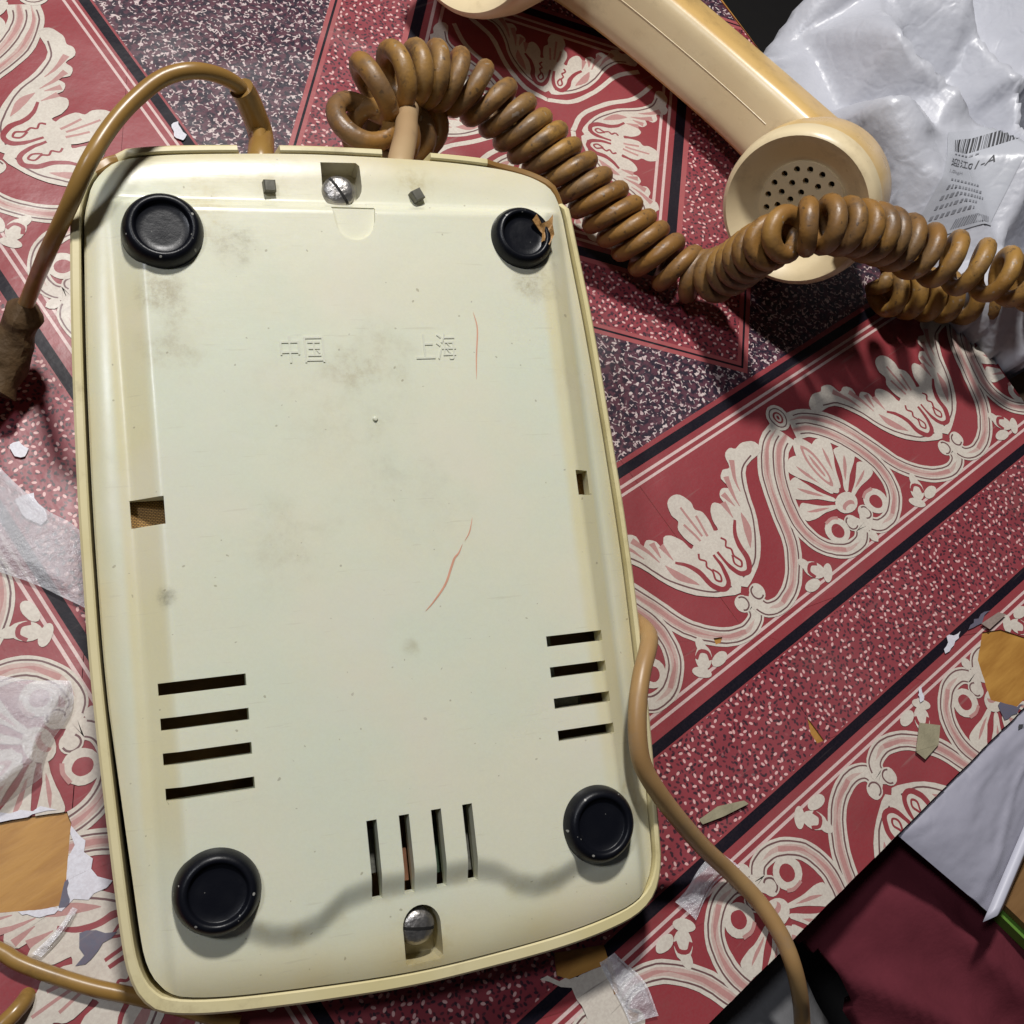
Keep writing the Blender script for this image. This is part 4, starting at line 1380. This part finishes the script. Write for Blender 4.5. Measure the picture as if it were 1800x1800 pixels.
mb.build("perforated_disc", m_hand, HS, angle=40)
mb = MB(); mb.poly([(0.158 * math.cos(2 * math.pi * k / 32), 0.158 * math.sin(2 * math.pi * k / 32), -0.03) for k in range(32)])
mb.build("microphone_backing", m_dark, HS, smooth=False)
mb = MB(); lathe(mb, cap_prof(0.285, 0.10), 72, (ear_x, 0, 0))
lathe(mb, [(0, -0.006), (0.101, -0.006)], 40, (ear_x, 0, 0.004))
mb.build("earpiece", m_hand, HS, angle=60)

# ------------------------------------------------------------------ crumpled white bag with a shipping label
rng = np.random.default_rng(5)


def facet_field(pts, zs):
    P = [Vector(p) for p in pts]
    vv, ee, ff, ov, *_ = delaunay_2d_cdt(P, [], [], 0, 1e-6)
    zz = []
    for o in ov: zz.append(zs[o[0]] if o else 0.0)
    tris = [(np.array(vv[f[0]]), np.array(vv[f[1]]), np.array(vv[f[2]]), zz[f[0]], zz[f[1]], zz[f[2]]) for f in ff if len(f) == 3]
    A = np.array([t[0] for t in tris]); B = np.array([t[1] for t in tris]); C = np.array([t[2] for t in tris])
    Z = np.array([t[3:] for t in tris])
    den = (B[:, 1] - C[:, 1]) * (A[:, 0] - C[:, 0]) + (C[:, 0] - B[:, 0]) * (A[:, 1] - C[:, 1])
    def z(x, y):
        l1 = ((B[:, 1] - C[:, 1]) * (x - C[:, 0]) + (C[:, 0] - B[:, 0]) * (y - C[:, 1])) / den
        l2 = ((C[:, 1] - A[:, 1]) * (x - C[:, 0]) + (A[:, 0] - C[:, 0]) * (y - C[:, 1])) / den
        l3 = 1 - l1 - l2
        k = int(np.argmax(np.minimum(np.minimum(l1, l2), l3)))
        return float(l1[k] * Z[k, 0] + l2[k] * Z[k, 1] + l3[k] * Z[k, 2])
    return z


LBO = np.array((3.986,0.864)); LBR = np.array((4.296,0.745)); LBD = np.array((3.559,0.604))
def lab(u, v): return LBO + (LBR - LBO) * u + (LBD - LBO) * v
bx0, bx1, by0, by1 = 3.3, 6.7, -0.6, 3.0
fp, fz = [], []
while len(fp) < 130:
    p = (rng.uniform(bx0, bx1), rng.uniform(by0, by1))
    d = np.linalg.solve(np.stack([LBR - LBO, LBD - LBO], 1), np.array(p) - LBO)
    if -0.3 < d[0] < 1.35 and -0.25 < d[1] < 1.3: continue
    if any((p[0] - q[0]) ** 2 + (p[1] - q[1]) ** 2 < 0.035 for q in fp): continue
    fp.append(p); fz.append(0.19 + rng.uniform(-0.24, 0.27))
for u, v, z in ((-0.2, -0.2, 0.26), (1.2, -0.2, 0.21), (1.2, 1.2, 0.18), (-0.2, 1.2, 0.21), (0.34, -0.2, 0.262), (0.30, 0.22, 0.258)):
    p = lab(u, v); fp.append(tuple(p)); fz.append(z)
for p in ((3.0, -0.9), (7.6, -0.9), (7.6, 4.0), (3.0, 4.0)):
    fp.append(p); fz.append(0.1)
fld = facet_field(fp, fz)
fine_p = [(rng.uniform(3.0, 7.0), rng.uniform(-0.9, 3.3)) for _ in range(900)]
fine = facet_field(fine_p, [rng.uniform(-0.036, 0.036) for _ in fine_p])


LAB_M = np.stack([LBR - LBO, LBD - LBO], 1)


def bag_z(x, y):
    wx = 0.05 * noise.noise(Vector((x * 2.5, y * 2.5, 1))); wy = 0.05 * noise.noise(Vector((x * 2.5, y * 2.5, 7)))
    z = fld(x + wx, y + wy)
    d = np.linalg.solve(LAB_M, np.array((x, y)) - LBO) - 0.5
    k = min(1.0, max(0.12, (max(abs(d[0]), abs(d[1])) - 0.45) * 2.5))
    return z + fine(x, y) * k


bag_out = [(3.537,1.714), (3.897,1.785), (4.330,1.873), (5.182,1.763), (6.252,1.392), (4.466,-0.065), (4.039,-0.127), (3.654,-0.074), (3.607,0.033), (3.575,0.152), (3.526,0.340), (3.513,0.560), (3.625,0.865), (3.670,1.147), (3.626,1.457)]
bo = np.array(catmull(bag_out, 6, True))
def pip(x, y):
    A, B = bo, np.roll(bo, -1, 0)
    c = ((A[:, 1] > y) != (B[:, 1] > y)) & (x < (B[:, 0] - A[:, 0]) * (y - A[:, 1]) / (B[:, 1] - A[:, 1] + 1e-12) + A[:, 0])
    return bool(c.sum() % 2)
def bdist(x, y):
    A = bo; d = np.roll(bo, -1, 0) - A; p = np.array([x, y]) - A
    t = np.clip((p * d).sum(1) / ((d * d).sum(1) + 1e-12), 0, 1)
    return float(np.min(np.linalg.norm(p - d * t[:, None], axis=1)))
BAG = empty("plastic_bag", (4.6, 1.2, -0.5))
tag(BAG, "crumpled white plastic mailing bag with a barcode label beside the handset", "bag")
bl = Vector(BAG.location)
mb = MB(); g = {}
st = 0.022
nx, ny = int((bx1 - bx0) / st), int((by1 - by0) / st)
for i in range(nx):
    for j in range(ny):
        x, y = bx0 + i * st, by0 + j * st
        if not pip(x, y): continue
        d = bdist(x, y)
        z = bag_z(x, y)
        e = min(1, d / 0.16)
        z = z - 0.16 * (1 - e) ** 2
        g[i, j] = len(mb.v); mb.v.append((x - bl.x, y - bl.y, z - bl.z))
for _ in range(0):
    zn = {k: sum(mb.v[g.get((k[0] + a, k[1] + b), g[k])][2] for a, b in ((1, 0), (-1, 0), (0, 1), (0, -1), (0, 0))) / 5 for k in g}
    for k, z in zn.items(): mb.v[g[k]] = (mb.v[g[k]][0], mb.v[g[k]][1], z)
for (i, j) in list(g):
    if (i + 1, j) in g and (i, j + 1) in g and (i + 1, j + 1) in g:
        mb.f.append((g[i, j], g[i + 1, j], g[i + 1, j + 1], g[i, j + 1])); mb.m.append(0)
top_faces = list(mb.f); nv = len(mb.v)
# lower skin, so that the bag has a body
mb.v += [(x * 0.97, y * 0.97, min(z - 0.02, -0.05 + bl.z * 0 + 0.05 + 0.35 * z * 0.2)) for x, y, z in mb.v]
cnt = {}
for f in top_faces:
    mb.f.append(tuple(nv + i for i in f[::-1])); mb.m.append(0)
    for k in range(4):
        e = (f[k], f[(k + 1) % 4]); cnt[tuple(sorted(e))] = cnt.get(tuple(sorted(e)), 0) + 1
for f in top_faces:
    for k in range(4):
        a, b = f[k], f[(k + 1) % 4]
        if cnt[tuple(sorted((a, b)))] == 1:
            mb.f.append((b, a, nv + a, nv + b)); mb.m.append(0)
mb.build("film", m_bag, BAG, angle=None, fixn=False)
# label sheet, laid over the bag
mb = MB(); n = 24; g = {}
for i in range(n + 1):
    for j in range(n + 1):
        p = lab(-0.08 + 1.14 * i / n, -0.10 + 1.12 * j / n)
        g[i, j] = len(mb.v); mb.v.append((p[0] - bl.x, p[1] - bl.y, bag_z(*p) + 0.005 - bl.z))
for i in range(n):
    for j in range(n):
        mb.f.append((g[i, j], g[i, j + 1], g[i + 1, j + 1], g[i + 1, j])); mb.m.append(0)
LBL = mb.build("shipping_label", m_label, BAG, fixn=True, angle=None)


def inkrect(mbx, u0, u1, v0, v1_, mi):
    n = max(1, int((u1 - u0) / 0.05)); m = max(1, int((v1_ - v0) / 0.05))
    for i in range(n):
        for j in range(m):
            q = []
            for a, b in ((i, j), (i, j + 1), (i + 1, j + 1), (i + 1, j)):
                p = lab(u0 + (u1 - u0) * a / n, v0 + (v1_ - v0) * b / m)
                q.append((p[0] - bl.x, p[1] - bl.y, bag_z(*p) + 0.0075 - bl.z))
            mbx.poly(q, mi)


mb = MB()
u = 0.06
r2 = random.Random(3)
while u < 0.98:
    w = r2.choice((0.008, 0.012, 0.02, 0.03))
    inkrect(mb, u, min(0.99, u + w), 0.02, 0.20, 0)
    u += w + r2.choice((0.008, 0.012, 0.02))
for v, n, h, mi in ((0.235, 6, 0.018, 1), (0.56, 9, 0.022, 1), (0.63, 11, 0.03, 1), (0.70, 12, 0.03, 1), (0.77, 10, 0.026, 1), (0.84, 9, 0.03, 1)):
    u = 0.06 + 0.02 * r2.random()
    for _ in range(n):
        w = r2.uniform(0.03, 0.06)
        inkrect(mb, u, u + w * 0.8, v, v + h, mi); u += w + 0.018
u = 0.45
while u < 0.98:
    w = r2.choice((0.01, 0.015, 0.025)); inkrect(mb, u, u + w, 0.92, 0.99, 1); u += w + 0.013
mb.build("barcode", [m_ink, m_greyink], LBL, smooth=False)["kind"] = "stuff"
for body, u0, v0, hh, wdt, mt in (("迎江01-A", 0.02, 0.40, 0.095, 0.70, m_ink), ("1.0kgH", 0.02, 0.50, 0.05, 0.26, m_greyink)):
    me = text_mesh(body, 1.0)
    me.name = "lettering"
    xs = [v.co.x for v in me.vertices]; ys = [v.co.y for v in me.vertices]
    sx, sy = wdt / (max(xs) - min(xs)), hh / (max(ys) - min(ys))
    for v in me.vertices:
        p = lab(u0 + (v.co.x - min(xs)) * sx, v0 - (v.co.y - min(ys)) * sy)
        v.co = (p[0] - bl.x, p[1] - bl.y, bag_z(*p) + 0.0075 - bl.z)
    me.materials.clear(); me.materials.append(mt)
    o = bpy.data.objects.new("lettering", me); COL.objects.link(o); o.parent = LBL

# ------------------------------------------------------------------ things beyond and below the table
# brown wooden stool at the right carrying the bag
ST_ = empty("wooden_stool", (5.4, 1.2, -5.0))
tag(ST_, "brown wooden stool standing right of the table under the white bag", "stool")
mb = MB(); box(mb, -1.62, 2.6, -1.75, -0.35, 4.62, 4.88, bev=0.03)
mb.build("seat", m_wood2, ST_, smooth=False)
for x in (-1.3, 2.2):
    for y in (-1.5, -0.6):
        mb = MB(); box(mb, x - 0.15, x + 0.15, y - 0.15, y + 0.15, 0, 4.62, bev=0.02); mb.build("leg", m_wood2, ST_, smooth=False)
# pink plastic handle
pk = cable("pink_pen", [(3.605,-0.023,-0.070), (3.698,0.006,-0.060), (3.785,0.040,-0.050), (3.885,0.088,-0.050)], 0.045, m_pinkp, "pink plastic stick between the tablecloth and the stool", "stick")


def heap(name, pts, zc, seed, mat, label, cat, amp, st=0.05, zdrop=0.8, fr=1.3):
    o2 = np.array(catmull(pts, 6, True))
    x0, x1, y0, y1 = o2[:, 0].min(), o2[:, 0].max(), o2[:, 1].min(), o2[:, 1].max()
    A, B = o2, np.roll(o2, -1, 0)
    def ins_(x, y):
        c = ((A[:, 1] > y) != (B[:, 1] > y)) & (x < (B[:, 0] - A[:, 0]) * (y - A[:, 1]) / (B[:, 1] - A[:, 1] + 1e-12) + A[:, 0])
        return bool(c.sum() % 2)
    def dist(x, y):
        d = B - A; p = np.array([x, y]) - A
        t = np.clip((p * d).sum(1) / ((d * d).sum(1) + 1e-12), 0, 1)
        return float(np.min(np.linalg.norm(p - d * t[:, None], axis=1)))
    m = MB(); gg = {}
    for i in range(int((x1 - x0) / st) + 1):
        for j in range(int((y1 - y0) / st) + 1):
            x, y = x0 + i * st, y0 + j * st
            if not ins_(x, y): continue
            e = min(1, dist(x, y) / 0.3)
            w1 = noise.noise(Vector((x * 0.9, y * 0.9, seed))); w2 = noise.noise(Vector((x * 0.9, y * 0.9, seed + 5)))
            z = zc + amp * (1.0 - 3.2 * abs(noise.noise(Vector(((x * 0.8 + y * 0.6) * fr + 1.3 * w1, (x * 0.5 - y * 0.8) * fr * 0.35 + w2, seed))))) + amp * 0.35 * noise.fractal(Vector((x * 3 + seed, y * 3, seed)), 0.9, 2.0, 4)
            z -= zdrop * (1 - e) ** 2
            gg[i, j] = len(m.v); m.v.append((x, y, z))
    for (i, j) in list(gg):
        if (i + 1, j) in gg and (i, j + 1) in gg and (i + 1, j + 1) in gg:
            m.f.append((gg[i, j], gg[i + 1, j], gg[i + 1, j + 1], gg[i, j + 1])); m.m.append(0)
    o = m.build(name, mat, None, angle=None)
    mod = o.modifiers.new("thickness", 'SOLIDIFY'); mod.thickness = 0.06; mod.offset = -1
    tag(o, label, cat)
    return o


heap("maroon_garment", [(1.459,-1.044), (1.979,-1.017), (2.406,-1.056), (2.865,-1.300), (2.858,-1.799), (2.203,-2.216), (1.689,-1.964), (1.495,-1.644), (1.516,-1.373), (1.515,-1.204)], -0.27, 2.0, m_maroon,
     "maroon cloth garment heaped below the table's front edge", "garment", 0.085, st=0.025, fr=2.6, zdrop=0.10)
heap("grey_cloth", [(0.935,-1.066), (1.237,-1.077), (1.459,-1.108), (1.501,-1.169), (1.488,-1.315), (1.450,-1.497), (1.250,-1.580), (0.885,-1.321), (0.759,-1.101)], -0.27, 7.0, m_greycloth,
     "grey cloth bundle on the floor beside the maroon garment", "cloth", 0.05, zdrop=0.12)
# stack under the two heaps
mb = MB(); box(mb, 0.9, 5.2, -4.6, -1.6, -5.0, -1.2, bev=0.04)
tag(mb.build("storage_chest", m_floor, None, smooth=False), "dark low chest in the shade below the table carrying the cloths", "chest")

# silver mailing envelope
PK_ = empty("mailing_envelope", (2.391,-1.198,-0.300))
tag(PK_, "silver grey plastic mailing envelope sticking out beyond the table's front edge", "envelope")
pl = Vector(PK_.location)
c00, c10, c11, c01 = [np.array(q, float) for q in ((1.885, -1.025, -0.03), (2.004,-1.422,-0.060), (2.588,-1.253,-0.060), (2.80, -1.025, -0.03))]
mb = MB(); n = 40; g = {}
def env(u, v):
    p = (c00 * (1 - u) + c10 * u) * (1 - v) + (c01 * (1 - u) + c11 * u) * v
    e = min(u, 1 - u, v, 1 - v)
    h = 0.035 * min(1, e / 0.22) ** 0.6 + 0.012 * noise.fractal(Vector((u * 3, v * 3, 2)), 1.0, 2, 3) * min(1, e * 8)
    h += 0.007 * max(0, 1 - abs(0.95 * u + 0.45 * v - 0.78 - 0.05 * math.sin(6 * v)) / 0.07) * (1 if u > 0.35 else 0.3)
    return p + np.array([0, 0, h])
for side in (0, 1):
    for i in range(n + 1):
        for j in range(n + 1):
            p = env(i / n, j / n)
            if side: 
                q = (c00 * (1 - i / n) + c10 * i / n) * (1 - j / n) + (c01 * (1 - i / n) + c11 * i / n) * j / n
                p = q - np.array([0, 0, 0.03 * min(1, min(i, n - i, j, n - j) / n / 0.2)])
            g[side, i, j] = len(mb.v); mb.v.append(tuple(Vector(p) - pl))
    for i in range(n):
        for j in range(n):
            q = (g[side, i, j], g[side, i + 1, j], g[side, i + 1, j + 1], g[side, i, j + 1])
            mb.f.append(q if not side else q[::-1]); mb.m.append(0)
mb.build("envelope_body", m_bag2, PK_, weld=0.0005, fixn=True, angle=40)
mb = MB()
for i in range(16):
    v0_, v1_ = i / 16, (i + 1) / 16
    for w0, w1 in ((0.0, 0.5), (0.5, 1.0)):
        q = []
        for v, w in ((v0_, w0), (v0_, w1), (v1_, w1), (v1_, w0)):
            p = (c10 * (1 - v) + c11 * v) + np.array([-0.075 * 0.86, 0.02, 0.0]) * (1 - w) + np.array([0.03, -0.005, -0.01]) * w + np.array([0, 0, 0.035 + 0.02 * math.sin(math.pi * w)])
            q.append(tuple(Vector(p) - pl))
        mb.poly(q)
o = mb.build("sealing_flap", m_white, PK_, fixn=True, angle=None, weld=0.0008)
mod = o.modifiers.new("thickness", 'SOLIDIFY'); mod.thickness = 0.006

# ink marks on the envelope
mb = MB()
for (px, py, l, a) in ((0.10, 0.72, 0.05, 0.5), (0.13, 0.75, 0.03, 1.4), (0.30, 0.93, 0.06, 0.4)):
    p = env(px, py); q = env(px + l * math.cos(a) * 0.6, py + l * math.sin(a)); 
    d = np.array([0.008, 0.006, 0.0])
    z = np.array([0, 0, 0.006])
    mb.poly([tuple(Vector(x) - pl) for x in (p - d + z, p + d + z, q + d * 0.6 + z, q - d * 0.6 + z)])
    mb.build("ink_mark", m_ink, PK_, smooth=False); mb = MB()

# green card and wooden plank under the envelope
def slab(name, pts, z0, z1, mat, label, cat):
    m = MB(); q = ccw(pts); n = len(q)
    m.add([(x, y, z) for z in (z0, z1) for x, y in q], [tuple(range(n))[::-1], tuple(range(n, 2 * n))] + [(k, (k + 1) % n, n + (k + 1) % n, n + k) for k in range(n)])
    return tag(m.build(name, mat, None, smooth=False), label, cat)


slab("green_box", [(2.087,-1.441), (2.159,-1.858), (2.492,-1.861), (2.428,-1.436)], -0.215, -0.160, m_green, "green box edge showing under the corner of the envelope", "box")
slab("wooden_plank", [(2.110,-1.459), (2.174,-1.802), (2.704,-1.833), (2.778,-1.324)], -0.155, -0.120, m_wood2, "olive brown wooden plank lying on the green box", "plank")
